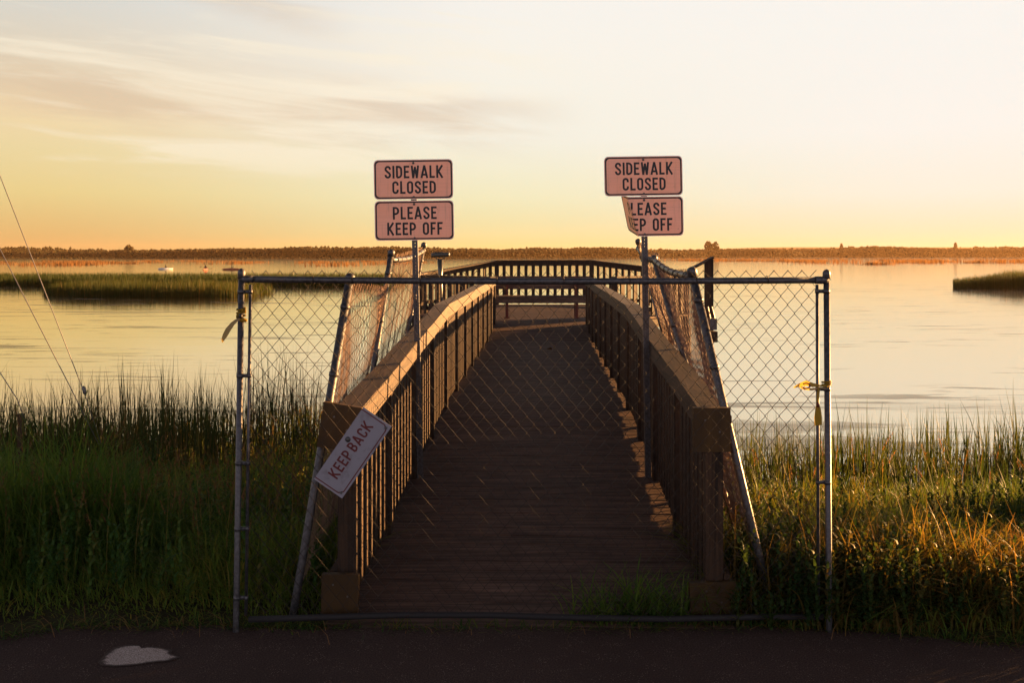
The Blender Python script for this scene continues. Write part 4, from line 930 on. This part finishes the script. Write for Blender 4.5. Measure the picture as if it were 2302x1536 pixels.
def far_tree(px, Y, h, w, label, conifer=False):
    x = (px - CX) / F * Y; zg = float(terrain(x, Y)); t = thing('far_tree', label, 'tree', (x, Y, zg), 'taller trees in the far wood')
    m = MB(); m.tube([(x, Y, zg), (x + .2, Y, zg + h * .5), (x, Y, zg + h * .85)], [.45, .3, .12], 8); m.build('trunk', M['bark'], t, True)
    n = 110; u = RNG.random(n); rr_ = w * (1 - u * .92) if conifer else w * np.sqrt(np.clip(1 - np.abs(2 * u - .9) ** 3, .12, 1)); a = RNG.uniform(0, 6.28, n); q = np.sqrt(RNG.random(n))
    lump_cloud('crown', x + np.cos(a) * rr_ * q, Y + np.sin(a) * rr_ * q, zg + h * (.25 + .72 * u), RNG.uniform(.5, 1.3, n) * (w / 4), RNG.uniform(.8, 1.3, n), M['tree'], t)
far_tree(1592, 1500, 23, 6, 'left one of the square pair of tall trees above the far wood'); far_tree(1608, 1510, 22.5, 6, 'right one of the square pair of tall trees above the far wood')
far_tree(1892, 1640, 22, 6, 'pointed tree on the far shore, nearest to the right fence post', True); far_tree(2148, 1650, 24, 6.5, 'tall pointed tree on the far shore above the right reed spit', True)
far_tree(290, 1140, 13.5, 5.5, 'round tree topping the far wood left of the fence')

# paddlers on the lake
def kayak(px, py, yaw, label, mt, L=4.2):
    Y = (EYE - WATER) * F / (py - HOR); x = (px - CX) / F * Y; t = thing('kayak', label, 'kayak', (x, Y, WATER), 'small boats on the far water')
    m = MB(); pts = [(-L / 2, .18), (-L * .42, .12), (-L * .2, .08), (0, .07), (L * .2, .08), (L * .42, .12), (L / 2, .18)]; m.tube([(a, 0, b2 + .03) for a, b2 in pts], [.03, .16, .28, .33, .28, .16, .03], 12)
    m.xf(Matrix.Translation((x, Y, WATER)) @ Matrix.Rotation(yaw, 4, 'Z')); m.build('hull', mt, t, True)
    m = MB(); m.tube([Vector((.42 * math.cos(a), .24 * math.sin(a), .40)) for a in np.linspace(0, 6.3, 18)], .03, 6); m.xf(Matrix.Translation((x, Y, WATER)) @ Matrix.Rotation(yaw, 4, 'Z')); m.build('cockpit_rim', M['black'], t, True)
    return x, Y
def paddler(x, Y, yaw, label, plabel):
    V = [(0, 0, .12), (0, 0, .40), (0, 0, .62), (.02, 0, .74), (.04, 0, .90), (.02, .21, .60), (.16, .30, .38), (.38, .26, .42), (.02, -.21, .60), (.16, -.30, .38), (.38, -.26, .42), (.45, .09, .10), (.45, -.09, .10)]
    E = [(0, 1), (1, 2), (2, 3), (3, 4), (2, 5), (5, 6), (6, 7), (2, 8), (8, 9), (9, 10), (0, 11), (0, 12)]; R_ = [.17, .16, .15, .06, .105, .07, .05, .04, .07, .05, .04, .09, .09]
    me = bpy.data.meshes.new('person'); me.from_pydata(V, E, []); me.materials.append(M['cloth']); o = link('person', me, None, Vector((x, Y, WATER + .1))); o.rotation_euler.z = yaw
    sk = o.modifiers.new('skin', 'SKIN'); sub = o.modifiers.new('sub', 'SUBSURF'); sub.levels = 1; sub.render_levels = 1
    for i, r_ in enumerate(R_): me.skin_vertices[0].data[i].radius = (r_, r_)
    me.skin_vertices[0].data[0].use_root = True
    tag(o, label, 'person', 'paddlers on the far water')
    m = MB(); m.sphere((.03, 0, .93), .115, 10, 6); h = m.build('hair', M['hair']); h.parent = o
    p = MB(); p.tube([(.40, -1.05, .25), (.40, 1.05, .58)], .016, 6); p.sphere((.40, -1.15, .24), .16, 8, 5, (.15, 1.2, .5)); p.sphere((.40, 1.15, .60), .16, 8, 5, (.15, 1.2, .5))
    po = p.build('paddle', M['black']); po.location = (x, Y, WATER + .1); po.rotation_euler.z = yaw; tag(po, plabel, 'paddle', 'paddles held by the paddlers')
k = kayak(372, 606, math.radians(35), 'pale small boat on the far water, farthest left of the boats', M['boat'], 3.4); paddler(*k, math.radians(35), 'dark-clothed person sitting in the pale boat on the left', 'paddle held over the pale boat')
k = kayak(462, 607.5, math.radians(95), 'dark red kayak seen end-on between the other two boats', M['kayak']); paddler(*k, math.radians(95), 'dark-clothed person in the end-on kayak with the paddle level', 'paddle held across the end-on kayak')
k = kayak(521, 607, math.radians(4), 'dark red kayak seen side-on beside the left fence post', M['kayak']); paddler(*k, math.radians(4), 'dark-clothed person in the side-on kayak near the left fence post', 'paddle held in the side-on kayak')

# a dry leaf on the deck
Y = 15.9; c0 = wp(Y, .16, zf(Y) + .012); m = MB()
m.add([c0 + Vector(p) for p in ((-.05, 0, 0), (-.02, -.035, .012), (.03, -.03, .03), (.055, 0, .01), (.025, .035, .04), (-.02, .03, .02), (0, 0, .0))], [(0, 1, 6), (1, 2, 6), (2, 3, 6), (3, 4, 6), (4, 5, 6), (5, 0, 6)])
o = m.build('dry_leaf', M['seed'], None, org=c0); tag(o, 'curled brown leaf lying alone on the deck', 'leaf')

# ------------------------------------------------------------------ morning haze
def haze_mat():
    m = bpy.data.materials.new('thin morning haze'); m.use_nodes = True; t = NT(m.node_tree); t.n.clear()
    v = t.new('ShaderNodeVolumePrincipled'); v.inputs['Color'].default_value = (0.95, 0.62, 0.34, 1); v.inputs['Density'].default_value = 0.00004; v.inputs['Anisotropy'].default_value = 0.35
    o = t.new('ShaderNodeOutputMaterial'); t.l.new(v.outputs[0], o.inputs['Volume']); return m
m = MB(); m.box((-3390, -39, -5.5), (3390, 3990, 46)); o = m.build('haze', haze_mat()); tag(o, 'thin warm haze over the lake and far shore', 'haze', kind='stuff')
